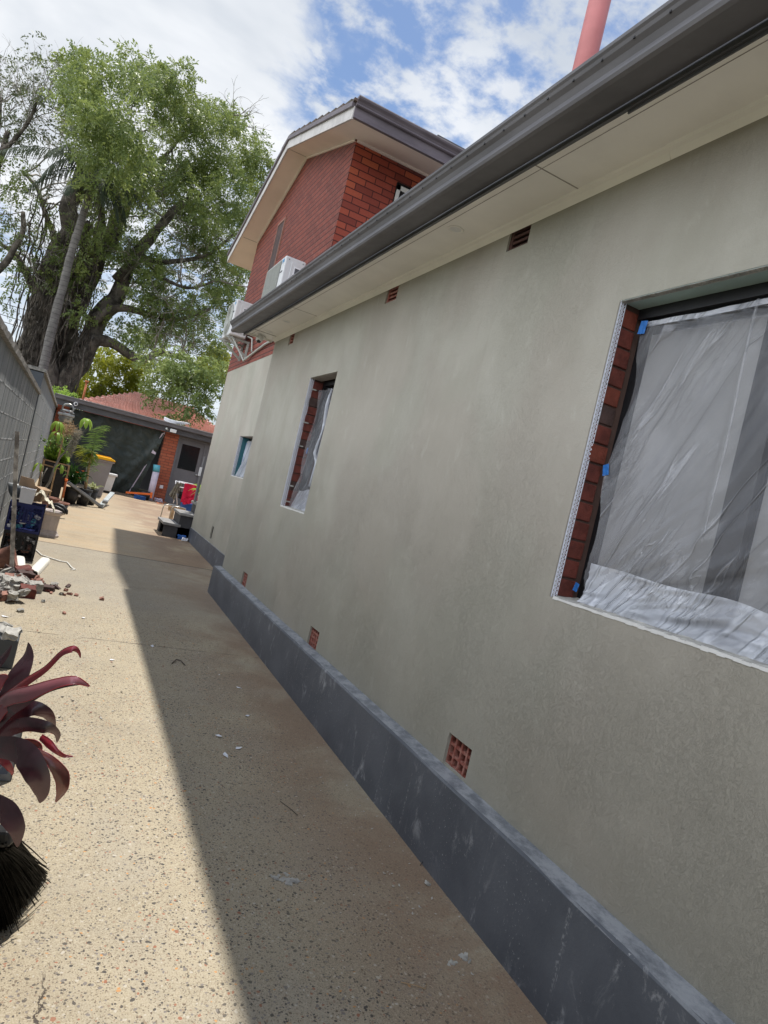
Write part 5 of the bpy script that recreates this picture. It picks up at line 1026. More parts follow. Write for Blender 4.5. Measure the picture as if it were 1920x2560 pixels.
# plants
def leaf_to(b, p, q, w_, up=.2, seg=7, tip=.0, side=None, prof=None, fold=.18, sag=0):
    p, q = Vector(p), Vector(q); m_ = (p+q)/2+Vector((0, 0, up)); pts = [p*(1-t)**2+m_*2*t*(1-t)+q*t*t for t in [i/seg for i in range(seg+1)]]
    ws = [w_*max(.03, math.sin(math.pi*(.06+.94*t)**(prof or .8))) for t in [i/seg for i in range(seg+1)]]; ws[-1] = .001
    dq = (q-p).normalized(); sd_ = side or (((q-p).cross(Vector((0, 0, 1))).normalized()) if abs(dq.z) < .5 and abs(dq.y) > .35 else (rt+Vector((0, random.uniform(-.8, .8), 0))-dq*dq.dot(rt)).normalized()); b.blade(pts, ws, sd_, fold)
def rosette(name, label, cat, c, n, L, w_, mat, up=.5, spread=1, group=None, seed=1, par=None):
    rr = random.Random(seed); T_ = par or thing(name, label, cat, tuple(c), 0, group)
    b = MB(); c = Vector(c)
    for i in range(n):
        a = i*2.4+rr.uniform(-.3, .3); e = rr.uniform(.2, 1); l = L*rr.uniform(.7, 1.1); q = c+Vector((math.cos(a)*l*spread*e, math.sin(a)*l*spread*e, l*up*(1.3-e)+rr.uniform(-.04, .04))); leaf_to(b, c, q, w_*rr.uniform(.7, 1.1), l*up*.7)
    b.build('leaves', mat, T_); return T_
zb_ = gz(15.5)+.34
sp = rosette('strap_leaf_plant', 'dense dark strap leaf plant with orange flowers between the planter box and the bin', 'plant', (.17, 15.6, zb_-.02), 80, .60, .026, 'strap', .8, .85, None, 3)
for px, py in ((193, 1182), (207, 1179), (199, 1196)):
    q = at(px, py, 15.35); b = MB()
    for k in range(6): a = k; b.blade([q, q+V3(math.cos(a)*.025, math.sin(a)*.025, .02), q+V3(math.cos(a)*.05, math.sin(a)*.05, .01)], [.006, .014, .002], V3(-math.sin(a), math.cos(a), 0), .1)
    b.build('flower', 'orange', sp); b = MB(); b.tube([(.17, 15.6, zb_), q], .006, 4); b.build('flower_stalk', 'strap', sp)
rosette('variegated_plant', 'plant with pale cream edged leaves at the foot of the small palm', 'plant', (.60, 16.05, gz(16)+.33), 30, .30, .022, 'pale_leaf', .55, .9, None, 5)
# small palm
SP = thing('potted_palm', 'small feathery palm rising above the black pot in front of the wheelie bin', 'plant', (.44, 15.75, gz(15.7)+.34))
b = MB(); t0 = V3(.44, 15.75, gz(15.7)+.32); t1 = at(222, 1168, 15.7); t2 = at(232, 1128, 15.7); b.tube([t0, t1, t2], [.035, .026, .016], 8); b.build('stem', 'wood', SP)
def frond_path(par, pts, leafL, nl, wid, mat, hang=.5):
    b = MB(); P = [Vector(p) for p in pts]; m_ = len(P)-1; out = []
    for i in range(m_):
        p0, p1, p2, p3 = P[max(i-1, 0)], P[i], P[i+1], P[min(i+2, m_)]
        for k in range(6): t = k/6; out.append(.5*((2*p1)+(-p0+p2)*t+(2*p0-5*p1+4*p2-p3)*t*t+(-p0+3*p1-3*p2+p3)*t**3))
    out.append(P[-1]); b.tube(out, [.008*(1-.7*i/len(out)) for i in range(len(out))], 4, False)
    for k in range(nl):
        f = (.15+.84*k/nl)*(len(out)-1); i = int(f); q = out[i].lerp(out[min(i+1, len(out)-1)], f-i); tg = (out[min(i+1, len(out)-1)]-out[max(i-1, 0)]).normalized()
        for s in (-1, 1):
            sd_ = R2*s*.9+tg*.45+Vector((random.gauss(0, .15), random.gauss(0, .5), random.gauss(0, .1))); ld = sd_.normalized(); l = leafL*random.uniform(.75, 1.1)*(1-.45*(k/nl)**2); Q = [q]
            for j in range(4): ld = (ld+V3(0, 0, -hang*.35)).normalized(); Q.append(Q[-1]+ld*l/4)
            b.blade(Q, [wid*.6, wid, wid, wid*.7, .001], tg, .15)
    return b.build('frond', mat, par)
Yp = 15.7
frond_path(SP, [t2, at(236, 1105, Yp-.1), at(243, 1082, Yp-.2), at(262, 1063, Yp-.4)], .30, 24, .0075, 'mid')
frond_path(SP, [t2, at(228, 1130, Yp), at(235, 1118, Yp), at(262, 1112, Yp-.5)], .25, 18, .008, 'mid')
for (a, c, dy) in (((215, 1140), (190, 1128), -.3), ((225, 1150), (252, 1160), -.4), ((218, 1150), (200, 1150), -.5), ((222, 1160), (245, 1178), -.5), ((215, 1125), (195, 1112), .3), ((230, 1135), (212, 1118), -.3)): frond_path(SP, [t1 if a[1] > 1155 else t2, at(*a, Yp), at(*c, Yp+dy)], .22, 13, .010, 'mid' if c[0] > 200 else 'fig2')
# broad leaf greens
BG = thing('leafy_greens', 'mass of bright broad leaves and small succulents filling the top of the planter box', 'plant', (-.25, 15.5, gz(15.5)+.8))
b = MB(); rr = random.Random(4)
for i in range(85):
    px, py = rr.uniform(108, 176), rr.uniform(1112, 1158); c = at((px+150)/2, 1160, 15.6); q = at(px, py, 15.3+rr.uniform(0, .5)); leaf_to(b, c, q, rr.uniform(.04, .08), .06, 6, prof=1.2)
b.build('leaves', 'fresh', BG); b = MB()
for i in range(260):
    px, py = rr.gauss(146, 17), rr.gauss(1108, 10); q = at(px, py, 15.5+rr.uniform(-.2, .3)); a = rr.uniform(0, 6.28); leaf_to(b, q, q+V3(math.cos(a)*.07, math.sin(a)*.05, rr.uniform(0, .05)), .020, .02, 4)
b.build('succulents', 'mid', BG)
# bent stem, hanging moss and umbrella leaves
US = thing('umbrella_plant', 'lanky plant with a bent bare stem and drooping lime umbrella leaves above the crates', 'plant', (-.12, 11.35, zp+.46)); Yu = 11.35
b = MB(); b.tube([(-.12, Yu, zp+.44), at(108, 1228, Yu), at(124, 1205, Yu), at(138, 1165, Yu), at(150, 1143, Yu), at(163, 1130, Yu), at(172, 1112, Yu), at(182, 1096, Yu)], [.020, .020, .019, .017, .015, .014, .012, .010], 8)
b.tube([(-.14, Yu, zp+.44), at(100, 1222, Yu), at(103, 1195, Yu), at(106, 1180, Yu)], [.014, .013, .011, .009], 7); b.tube([at(101, 1205, Yu), at(110, 1185, Yu), at(118, 1170, Yu)], .007, 6); b.build('stem', 'bark_pale', US)
def umbrella(px, py, Y, L, n, seed, mat='fresh'):
    rr = random.Random(seed); b = MB(); c = at(px, py, Y)
    for i in range(n):
        a = 6.28*i/n+rr.uniform(-.2, .2); d = Vector((math.cos(a), math.sin(a)*.9, 0)); l = L*rr.uniform(.8, 1.15); pts = [c+d*.02, c+d*l*.25+V3(0, 0, .012), c+d*l*.48+V3(0, 0, -.03*l/.2), c+d*l*.60+V3(0, 0, -l*.42), c+d*l*.64+V3(0, 0, -l*.75), c+d*l*.64+V3(0, 0, -l*.98)]
        b.blade(pts, [.003, l*.11, l*.16, l*.17, l*.11, .001], V3(-d.y, d.x, 0), .15)
    b.build('leaf_cluster', mat, US)
for a in ((146, 1056, 11.2, .16, 8, 1), (143, 1082, 11.1, .16, 5, 2), (217, 1048, 11.6, .17, 8, 3), (99, 1160, 11.0, .13, 5, 4), (153, 1164, 11.1, .12, 5, 5)): umbrella(*a)
b = MB(); b.tube([at(185, 1092, Yu), at(200, 1075, 11.5), at(212, 1055, 11.6)], .006, 5); b.tube([at(163, 1130, Yu), at(150, 1100, 11.2), at(146, 1060, 11.2)], .007, 5); b.build('twig', 'bark_pale', US)
MS = thing('hanging_moss', 'shaggy grey brown tuft of moss clinging to the bent stem by the block wall', 'moss', tuple(at(188, 1100, 11.2))); b = MB(); rr = random.Random(8)
for i in range(1500):
    t = rr.random(); px, py = 196-26*t+rr.gauss(0, 1), 1076+64*t; s = (1-.55*t); q = at(px+rr.gauss(0, 5.5)*s, py+rr.gauss(0, 3), 11.25+rr.gauss(0, .04)); d = Vector((rr.gauss(0, 1), rr.gauss(0, 1), rr.gauss(-.3, .8))).normalized(); b.blade([q, q+d*.025, q+d*.05], [.0012, .0012, .0004], d.orthogonal(), 0, False)
b.build('strands', 'moss', MS); b = MB()
for i in range(110):
    q = at(rr.gauss(172, 10), rr.gauss(1078, 8), 11.3+rr.gauss(0, .05)); d = Vector((rr.gauss(0, 1), rr.gauss(0, .4), rr.gauss(0, .35))).normalized(); b.tube([q-d*.07, q+d*.07+V3(0, 0, .02)], .0022, 3, False)
b.build('dry_twigs', 'wood', MS)
# steel tray and ring on a timber stake at the wall end
KS = thing('steel_barbecue', 'small worn steel barbecue with a round hoop at the end of the block wall', 'barbecue', (at(168, 1040, 15).x, 15, gz(15)))
c = at(166, 1038, 15); b = MB(); b.box((c.x-.16, 14.9, c.z-.02), (c.x+.15, 15.2, c.z+.03)); b.build('tray', 'steel', KS, bevel=.01)
b = MB(); b.tube([c+V3(.10*math.cos(a*.35), -.02, .13+.10*math.sin(a*.35)) for a in range(19)], .018, 8, False); b.tube([c+V3(-.12, -.03, .05), c+V3(-.08, -.04, .09), c+V3(.08, -.04, .09), c+V3(.12, -.03, .05)], .025, 8); b.build('hoop', 'steel', KS)
b = MB(); b.lathe([(0, -.16), (.09, -.15), (.13, -.09), (.13, -.03)], (c.x, 15.02, c.z), 20); b.build('bowl', 'steel', KS); b = MB(); b.box((c.x+.02, 15.1, gz(15)), (c.x+.05, 15.13, c.z-.02)); b.build('stand', 'wood', KS)
# wheelie bin
BN = thing('wheelie_bin', 'tall grey wheelie bin with a bright yellow lid beside the tarpaulin', 'bin', (.66, 18.7, gz(18.6))); z0 = gz(18.5)
b = MB(); b.add([(.50, 18.45, z0), (.92, 18.42, z0), (.92, 18.95, z0), (.50, 18.95, z0), (.40, 18.28, z0+.94), (1.0, 18.28, z0+.94), (1.0, 19.0, z0+.94), (.40, 19.0, z0+.94)], [(0, 1, 5, 4), (1, 2, 6, 5), (2, 3, 7, 6), (3, 0, 4, 7), (0, 3, 2, 1)]); b.build('body', 'bin', BN, bevel=.03)
b = MB(); b.box((.36, 18.23, z0+.92), (1.04, 19.04, z0+.965)); b.build('rim', 'bin', BN, bevel=.012)
b = MB(); b.prism([(.35, z0+.967), (1.05, z0+.967), (1.04, z0+1.0), (.95, z0+1.035), (.45, z0+1.035), (.36, z0+1.0)], 'y', 18.2, 19.02); b.build('lid', 'yellow', BN, bevel=.012)
b = MB(); b.box((.46, 18.45, z0+1.036), (.94, 18.50, z0+1.052)); b.build('lid_rib', 'yellow', BN); b = MB(); b.box((.46, 18.7, z0+1.036), (.94, 18.75, z0+1.052)); b.build('lid_rib', 'yellow', BN)
for x in (.50, .93): b = MB(); b.tube([(x-.02, 19.0, z0+.1), (x+.02, 19.0, z0+.1)], .1, 16); b.build('wheel', 'black', BN)
TB = thing('storage_tub', 'pale grey tub with a lid on dark castors behind the yellow lidded bin', 'tub', (1.12, 20.4, gz(20.3))); z0 = gz(20.3)
b = MB(); b.prism([(.98, z0+.06), (1.21, z0+.06), (1.26, z0+.50), (.94, z0+.50)], 'y', 20.2, 20.6); b.build('body', 'white_paint', TB, bevel=.015); b = MB(); b.box((.90, 20.16, z0+.50), (1.30, 20.64, z0+.56)); b.build('lid', 'white_paint', TB, bevel=.01); b = MB(); b.box((1.0, 20.22, z0), (1.19, 20.5, z0+.059)); b.build('castor', 'black', TB)
# bent grey downpipe on the ground
DP = thing('bent_downpipe', 'grey rectangular downpipe with a bend lying across the black pots and the concrete', 'downpipe', tuple(gp(250, 1272)))
def rect_tube(b, p, q, w_, h_, upv=Vector((0, 0, 1))):
    p, q = Vector(p), Vector(q); d = (q-p).normalized(); s = d.cross(upv).normalized()*w_/2; u = s.cross(d).normalized()*h_/2
    vs = [p-s-u, p+s-u, p+s+u, p-s+u, q-s-u, q+s-u, q+s+u, q-s+u]; b.add(vs, [(0, 4, 5, 1), (1, 5, 6, 2), (2, 6, 7, 3), (3, 7, 4, 0), (0, 1, 2, 3), (7, 6, 5, 4)])
e0 = gp(250, 1270)+V3(0, 0, .04); b = MB(); rect_tube(b, e0, at(170, 1206, 15.25), .10, .055); b.build('long_arm', 'galv', DP, bevel=.006); b = MB(); rect_tube(b, e0+V3(0, -.03, 0), at(281, 1233, 17.0)+V3(0, 0, 0), .10, .055); b.build('short_arm', 'galv_pale', DP, bevel=.006)
b = MB(); rect_tube(b, at(262, 1256, 15.8), at(264, 1253, 15.9), .108, .062); b.build('coupling', 'galv', DP)
# ------------------------------------------------------------------ rubble
def heap_pt(u, v_): return u, v_
zs0 = lambda x, y: gz(y)
cnt = 0
for i in range(64):
    a = random.random(); px = random.choice([random.uniform(-30, 70), random.uniform(-30, 70), random.uniform(20, 110), random.uniform(60, 175)]); py = random.uniform(1440, 1505) if px < 75 else random.uniform(1448, 1490)
    if px > 60: py = 1450+(px-60)*.22+random.uniform(-6, 22)
    g = gp(px, py); big_ = random.uniform(.6, 1.0) if px < 85 else random.uniform(.12, .45); s = (.16*big_, .10*big_, .075*big_)
    kind = random.choice(['brick_plain', 'terracotta', 'terracotta', 'concrete_bit', 'concrete_bit', 'concrete_bit', 'sill', 'sill', 'brick_dark'])
    lift = (.0+.07*random.random()) if px < 60 else 0; b = MB(); c = g+V3(0, 0, s[2]*.42+lift); lump(b, c, s, i+.37, rough=.16 if kind == 'concrete_bit' else .09)
    if kind in ('concrete_bit', 'sill'): lab, nm, gr = 'pale grey mortar lump in the rubble heap beside the timber post', 'mortar_lump', 'mortar lumps in the rubble heap'
    elif kind == 'brick_dark': lab, nm, gr = 'dark broken brick piece in the rubble heap beside the timber post', 'brick_piece', 'dark brick pieces in the rubble heap'
    else: lab, nm, gr = 'broken red brick piece in the rubble heap beside the timber post', 'brick_piece', 'red brick pieces in the rubble heap'
    tag(b.build(nm, kind, origin=tuple(c)), lab, 'rubble', gr)
for (px, py, s, k, lab, nm, rz) in ((24, 1478, (.17, .12, .13), 'concrete_bit', 'upright grey mortar block at the front of the rubble heap', 'mortar_block', .3), (58, 1458, (.15, .11, .12), 'brick_dark', 'brown brick with a pale round mark standing in the middle of the rubble heap', 'brick_block', .5), (66, 1492, (.13, .12, .10), 'brick_plain', 'broken brick with pink mortar along the front edge of the rubble', 'brick_block', .1), (118, 1478, (.11, .07, .055), 'brick_dark', 'lone dark brown half brick at the right of the rubble heap', 'brick_block', -.2), (8, 1466, (.16, .12, .11), 'concrete_bit', 'large whitish mortar block at the left of the rubble heap', 'mortar_block', .9), (83, 1480, (.13, .10, .10), 'concrete_bit', 'grey concrete lump right of the brown brick in the rubble', 'mortar_block', .4), (15, 1500, (.16, .08, .07), 'terracotta', 'orange red brick shard low at the left front of the rubble', 'brick_block', .7)):
    g = gp(px, py); c = g+V3(0, 0, s[2]*.48); b = MB(); lump(b, c, s, px+.3, Matrix.Rotation(rz, 4, 'Z') @ Matrix.Rotation(.15, 4, 'X'), 3, .07); tag(b.build(nm, k, origin=tuple(c)), lab, 'rubble')
b = MB(); g = gp(6, 1432); b.lathe([(.09, 0), (.12, .16), (.13, .16), (.13, .19), (.12, .19), (.09, .02), (0, .02)], (0, 0, 0), 20); M = Matrix.Translation(g+V3(-.10, .1, .10)) @ Matrix.Rotation(1.2, 4, 'Y'); b.v = [tuple(M @ Vector(v)) for v in b.v]; tag(b.build('broken_pot', 'terracotta', origin=tuple(g)), 'terracotta pot on its side behind the rubble heap at the left edge', 'pot')
# white pvc offcuts
def arch(name, label, p, q, w_, h_):
    p, q = Vector(p), Vector(q); d = (q-p).normalized(); s = d.cross(Vector((0, 0, 1))).normalized(); u = s.cross(d); o_ = []; N_ = 14
    for k in range(N_+1):
        a = math.pi*k/N_; o_.append((math.copysign(abs(math.cos(a))**.55, math.cos(a))*w_/2, math.sin(a)**.55*h_))
    prof = o_+[(x*.93, y*.90) for x, y in o_[::-1]]; n = len(prof); vs = [p+s*x+u*y for x, y in prof]+[q+s*x+u*y for x, y in prof]; b = MB()
    b.add(vs, [(i, (i+1) % n, n+(i+1) % n, n+i) for i in range(n)]); m_ = len(o_)
    b.f += [(i, n-1-i, n-2-i, i+1) for i in range(m_-1)]+[(n+i, n+i+1, 2*n-2-i, 2*n-1-i) for i in range(m_-1)]; b.sm += [False]*(2*(m_-1)); tag(b.build(name, 'pvc', origin=tuple(p)), label, 'plastic channel')
arch('pvc_channel', 'short white plastic channel offcut standing beside the timber post', gp(49, 1436)+V3(0, 0, .005), gp(45, 1412)+V3(0, .1, .02), .105, .065)
arch('pvc_channel', 'longer white plastic channel lying slanted behind the rubble', gp(79, 1441)+V3(0, 0, .005), gp(110, 1412)+V3(0, .1, .01), .11, .06)
b = MB(); b.tube([gp(87, 1375)+V3(0, 0, .012), gp(104, 1390)+V3(0, 0, .01), gp(122, 1396)+V3(0, 0, .01), gp(150, 1405)+V3(0, 0, .01), gp(168, 1408)+V3(0, 0, .01), gp(178, 1420)+V3(0, 0, .01), gp(187, 1426)+V3(0, 0, .008)], .008, 7); b.tube([gp(175, 1425)+V3(0, 0, .008), gp(190, 1426)+V3(0, 0, .008)], .006, 6); tag(b.build('white_cord', 'pvc', origin=tuple(gp(87, 1375))), 'thin cream cord lying on the concrete beside the crates', 'cord')
b = MB(); b.tube([gp(140, 1292)+V3(0, 0, .006), gp(152, 1297)+V3(0, 0, .006), gp(162, 1298)+V3(0, 0, .006)], .006, 6); tag(b.build('twig', 'bark', origin=tuple(gp(140, 1292))), 'short dark twig on the concrete right of the pale urn', 'twig')
# paper scraps and chips
def scrap(px, py, s, rz, mat, nm, lab, cat, grp, curl=.3):
    g = gp(px, py); M = Matrix.Translation(g+V3(0, 0, .004)) @ Matrix.Rotation(rz, 4, 'Z'); b = MB(); b.add([M @ Vector(v) for v in ((-s, -s*.4, 0), (s*.1, -s*.5, s*.1), (s, 0, s*curl), (s*.4, s*.5, s*.1), (-s*.5, s*.4, s*.2))], [(0, 1, 4), (1, 3, 4), (1, 2, 3)]); o = b.build(nm, mat, origin=tuple(g)); o.modifiers.new('t', 'SOLIDIFY').thickness = .001; return tag(o, lab, cat, grp)
for i, (px, py, s) in enumerate(((280, 1651, .020), (380, 1617, .028), (597, 1721, .022), (618, 1791, .024), (547, 1842, .026), (596, 1872, .024), (563, 1890, .028), (12, 1543, .03), (208, 1546, .025), (10, 1565, .03), (548, 1688, .008))): scrap(px, py, s, i*1.3, 'paper', 'paper_scrap', 'torn white paper scrap lying on the concrete drive', 'paper', 'paper scraps on the driveway')
for i in range(46):
    px = random.uniform(780, 1180); py = 1.27*(px-522)+1483+random.uniform(10, 160); scrap(px, py, random.uniform(.003, .008), i, 'sill', 'render_chip', 'tiny pale render chip on the concrete along the foot of the plinth', 'chip', 'render chips along the plinth', .8)
for i in range(60):
    px = random.uniform(60, 420); py = random.uniform(1460, 1800); scrap(px, py, random.uniform(.004, .012), i, random.choice(['terracotta', 'sill', 'pot_black']), 'debris_chip', 'tiny loose chip of brick or stone scattered on the sunny concrete', 'chip', 'loose chips on the sunny concrete', .8)
for px, py, s, k, lb in ((50, 1530, .045, 'concrete_bit', 'small grey stone on the concrete in front of the rubble heap'), (108, 1505, .035, 'sill', 'small whitish stone just in front of the rubble heap'), (190, 1490, .035, 'terracotta', 'small pinkish brick chip right of the rubble heap'), (254, 1500, .045, 'terracotta', 'brick chip farthest right of the rubble heap'), (160, 1535, .03, 'terracotta', 'thin red chip on the concrete below the rubble heap'), (1068, 2212, .022, 'sill', 'largest pale chip on the concrete near the plinth'), (696, 2252, .012, 'sill', 'single bright white pebble on the shaded concrete')):
    c = gp(px, py)+V3(0, 0, s*.3); b = MB(); lump(b, c, (s, s*.8, s*.6), px+.1); tag(b.build('stone', k, origin=tuple(c)), lb, 'stone')
b = MB(); b.tube([gp(700, 2005)+V3(0, 0, .004), gp(722, 2022)+V3(0, 0, .006), gp(744, 2040)+V3(0, 0, .004)], .0016, 5); tag(b.build('twig', 'bark', origin=tuple(gp(700, 2005))), 'thin dark twig on the shaded concrete', 'twig')
b = MB(); b.tube([gp(1002, 2458)+V3(0, 0, .004), gp(1040, 2468)+V3(0, 0, .006), gp(1062, 2475)+V3(0, 0, .004), gp(1066, 2462)+V3(0, 0, .004)], .0016, 5); tag(b.build('straw', 'wood', origin=tuple(gp(1002, 2458))), 'pale bent straw on the shaded concrete near the bottom edge', 'straw')
b = MB(); b.tube([gp(430, 1660)+V3(0, 0, .006), gp(440, 1652)+V3(0, 0, .012), gp(452, 1655)+V3(0, 0, .010), gp(462, 1664)+V3(0, 0, .004)], .005, 6); tag(b.build('curled_leaf', 'bark', origin=tuple(gp(430, 1660))), 'curled dark dry leaf on the shaded concrete near the sun line', 'leaf')
b = MB(); b.tube([gp(1050, 2165)+V3(0, 0, .003), gp(1058, 2160)+V3(0, 0, .02), gp(1063, 2158)+V3(0, 0, .03), gp(1062, 2166)+V3(0, 0, .01), gp(1070, 2170)+V3(0, 0, .003)], .0022, 5); tag(b.build('wire_loop', 'ink', origin=tuple(gp(1050, 2165))), 'small black wire loop on the ground against the plinth', 'wire')
# ------------------------------------------------------------------ steps and far right clutter
ST_ = thing('entry_steps', 'dark grey back door steps with pale worn treads at the corner of the rendered wall', 'steps', (2.05, 13.1, gz(13))); z0 = gz(13)
for x0, x1, zt_ in ((1.80, 2.13, z0+.27), (2.06, 2.46, z0+.50), (2.36, 2.8, z0+.73)):
    b = MB(); b.box((x0+.03, 13.06, z0), (x1+.2, 13.08, zt_-.05)); b.box((x0+.03, 13.08, z0), (x0+.05, 13.85, zt_-.05)) if x0 > 1.9 else b.box((x0+.03, 13.62, z0), (x0+.05, 13.85, zt_-.05)); b.box((x0+.03, 13.85, z0), (x1+.2, 13.87, zt_-.05)); b.build('riser_panel', 'stair', ST_); b = MB(); b.box((x0, 13.03, zt_-.05), (x1, 13.90, zt_)); b.build('tread', 'stairtop', ST_, bevel=.006)
b = MB(); c = V3(2.18, 13.0, z0); lump(b, c+V3(0, -.02, .05), (.14, .08, .08), 2.2, Matrix.Identity(4), 3, .1); tag(b.build('blue_bag', 'bluecloth', origin=tuple(c)), 'blue plastic bundle tucked between the steps and the wall', 'bag')
b = MB(); lump(b, V3(2.235, 12.9, z0+.03), (.10, .10, .05), 5.2, Matrix.Identity(4), 3, .1); tag(b.build('pale_bag', 'paper', origin=(2.235, 12.9, z0)), 'small pale bag on the ground at the foot of the steps', 'bag')
b = MB(); b.box((2.295, 13.15, z0+.75), (2.33, 13.30, 1.72)); DR = b.build('screen_panel', 'door', origin=(2.31, 13.2, z0+.6)); tag(DR, 'narrow dark grey screen standing upright past the end of the rendered wall', 'screen'); b = MB(); b.box((2.25, 13.16, 1.33), (2.294, 13.19, 1.50)); b.build('handle', 'white_plastic', DR)
BRP = pot('plant_pot', 'dark pot on the top step holding the red green bromeliad', 2.50, 13.5, z0+.73, .10, .16, 'pot_black')
BR = thing('bromeliad', 'potted plant with arching green leaves striped red by the clothes rack', 'plant', (2.5, 13.5, z0+.88)); c = V3(2.50, 13.5, z0+.86)
for mt, n_, sd_ in (('fresh', 18, 1), ('cordy_red', 7, 2)):
    rr = random.Random(sd_); b = MB()
    for i in range(n_): a = rr.uniform(1.8, 4.6) if i % 2 else rr.uniform(0, 6.28); l = rr.uniform(.22, .34); q = c+V3(math.cos(a)*l, math.sin(a)*l*.8, rr.uniform(-.05, .22)); leaf_to(b, c, q, .022, .20)
    b.build('leaves', mt, BR)
# steel frame stool on its side
CH = thing('metal_stool', 'overturned stool with thin bent steel legs in front of the clothes rack', 'stool', (2.1, 15.1, gz(15)))
def hoop(pts): b = MB(); b.tube(pts, .011, 7); b.build('leg_frame', 'steel', CH)
Ys = 15.1; hoop([gp(397, 1308), at(408, 1268, Ys), at(412, 1262, Ys), at(424, 1261, Ys+.1), at(450, 1266, Ys+.2)]); hoop([at(421, 1305, Ys-.2), at(428, 1272, Ys-.2), at(434, 1266, Ys-.2), at(456, 1269, Ys-.1), at(464, 1272, Ys), at(463, 1288, Ys)])
b = MB(); b.add([at(420, 1306, 14.6), at(430, 1306, 14.6), at(437, 1273, 14.6), at(431, 1271, 14.6)], [(0, 1, 2, 3)]); b.add([at(420, 1276, 15.3), at(463, 1281, 15.3), at(463, 1270, 15.3), at(421, 1265, 15.3)], [(0, 1, 2, 3)]); o = b.build('plywood_piece', 'wood', CH); o.modifiers.new('t', 'SOLIDIFY').thickness = .015
# drying rack
RK = thing('clothes_rack', 'white folding clothes rack with crossed legs in front of the grey door', 'clothes rack', (3.0, 19.4, gz(19.4))); Yr = 19.4
P_ = lambda a, c, dy=0: at(a, c, Yr+dy)
for pl in ([P_(433, 1258), P_(449, 1203)], [P_(443, 1262), P_(439, 1202)], [P_(439, 1202), P_(455, 1207), P_(475, 1212), P_(498, 1215)], [P_(433, 1258, .7), P_(452, 1204, .7)], [P_(449, 1203), P_(452, 1204, .7), P_(498, 1214, .7)], [P_(497, 1215), P_(502, 1185)], [P_(449, 1218), P_(462, 1220)], [P_(494, 1262), P_(497, 1215)]): b = MB(); b.tube(pl, .013, 7); b.build('rack_tube', 'white_plastic', RK)
def cloth(name, label, quad, mat, dy=0, amp=.03, n=16):
    A_, B_, C_, D_2 = [P_(a, c, dy) for a, c in quad]; b = MB(); vs = []
    for i in range(n+1):
        for j in range(n+1):
            u, v_ = i/n, j/n; p = (A_*(1-u)+B_*u)*(1-v_)+(D_2*(1-u)+C_*u)*v_; vs.append(p+V3(0, math.sin(u*17+v_*2)*amp*v_-.02-amp*v_*.5+noise.noise((u*5, v_*4, 2))*amp, 0))
    b.add(vs, [(i*(n+1)+j, (i+1)*(n+1)+j, (i+1)*(n+1)+j+1, i*(n+1)+j+1) for i in range(n) for j in range(n)], True); o = b.build(name, mat, origin=tuple(A_)); o.modifiers.new('t', 'SOLIDIFY').thickness = .008; tag(o, label, 'cloth')
cloth('towel', 'bright crimson towel hanging over the white clothes rack', [(462, 1208), (495, 1214), (492, 1252), (451, 1255)], 'redcloth', -.06); cloth('towel_fold', 'lower crimson towel corner swept sideways below the hanging towel', [(452, 1248), (486, 1242), (484, 1258), (458, 1261)], 'redcloth', -.12)
cloth('shirt', 'olive brown shirt hanging from the left end of the clothes rack', [(441, 1206), (449, 1208), (436, 1250), (422, 1238)], 'olive', -.05); cloth('shirt', 'brown grey garment hanging between the rack legs', [(446, 1203), (459, 1208), (450, 1236), (442, 1232)], 'olive', .3); cloth('sock', 'small black garment hanging behind the crimson towel', [(449, 1228), (458, 1230), (455, 1250), (444, 1244)], 'darkcloth', .25)
b = MB(); c = P_(478, 1262, .2); b.box((c.x-.25, Yr+.1, gz(Yr)), (c.x+.3, Yr+.5, c.z+.04)); tag(b.build('laundry_basket', 'bluecloth', origin=tuple(c), bevel=.03), 'blue laundry basket on the ground under the clothes rack', 'basket')
# beside the pier
Yg = 20.9; z0 = gz(Yg); b = MB(); a = at(378, 1228, Yg); t_ = at(393, 1180, Yg); b.tube([(a.x, Yg, z0), (t_.x-.03, Yg, t_.z)], .095, 16); CR = b.build('rolled_sheet', 'bag', origin=(a.x, Yg, z0)); tag(CR, 'white upright roll with a blue top beside the brick pier', 'roll'); b = MB(); t2_ = at(395, 1163, Yg); b.tube([(t_.x-.03, Yg, t_.z), (t2_.x-.03, Yg, t2_.z)], .10, 16); b.build('blue_top', 'bluecloth', CR, ); 
for o in [CR.children[0]]: o.data.materials[0] = MAT['cyan']
b = MB(); q = at(365, 1226, Yg-.2); b.lathe([(0, 0), (.13, 0), (.16, .24), (.15, .24), (.12, .03)], (q.x, Yg-.2, z0), 18); tag(b.build('bucket', 'black', origin=(q.x, Yg-.2, z0)), 'small black bucket on the ground by the white roll', 'bucket')
b = MB(); q = at(352, 1234, Yg-.5); lump(b, V3(q.x, Yg-.5, z0+.05), (.30, .2, .10), 3.3, Matrix.Identity(4), 3, .08); tag(b.build('blue_tarp_bundle', 'bluecloth', origin=(q.x, Yg-.5, z0)), 'flat dark blue bundle under the orange bar', 'bundle')
b = MB(); rect_tube(b, at(315, 1231, 20.4), at(381, 1236, 20.2), .07, .05); OR = b.build('orange_bar', 'orange', origin=tuple(at(348, 1233, 20.3))); tag(OR, 'long orange bar with a short upright end lying before the tarpaulin', 'tool'); b = MB(); rect_tube(b, at(379, 1231, 20.19), at(377, 1245, 20.19), .06, .05, Vx); b.build('end_piece', 'orange', OR)
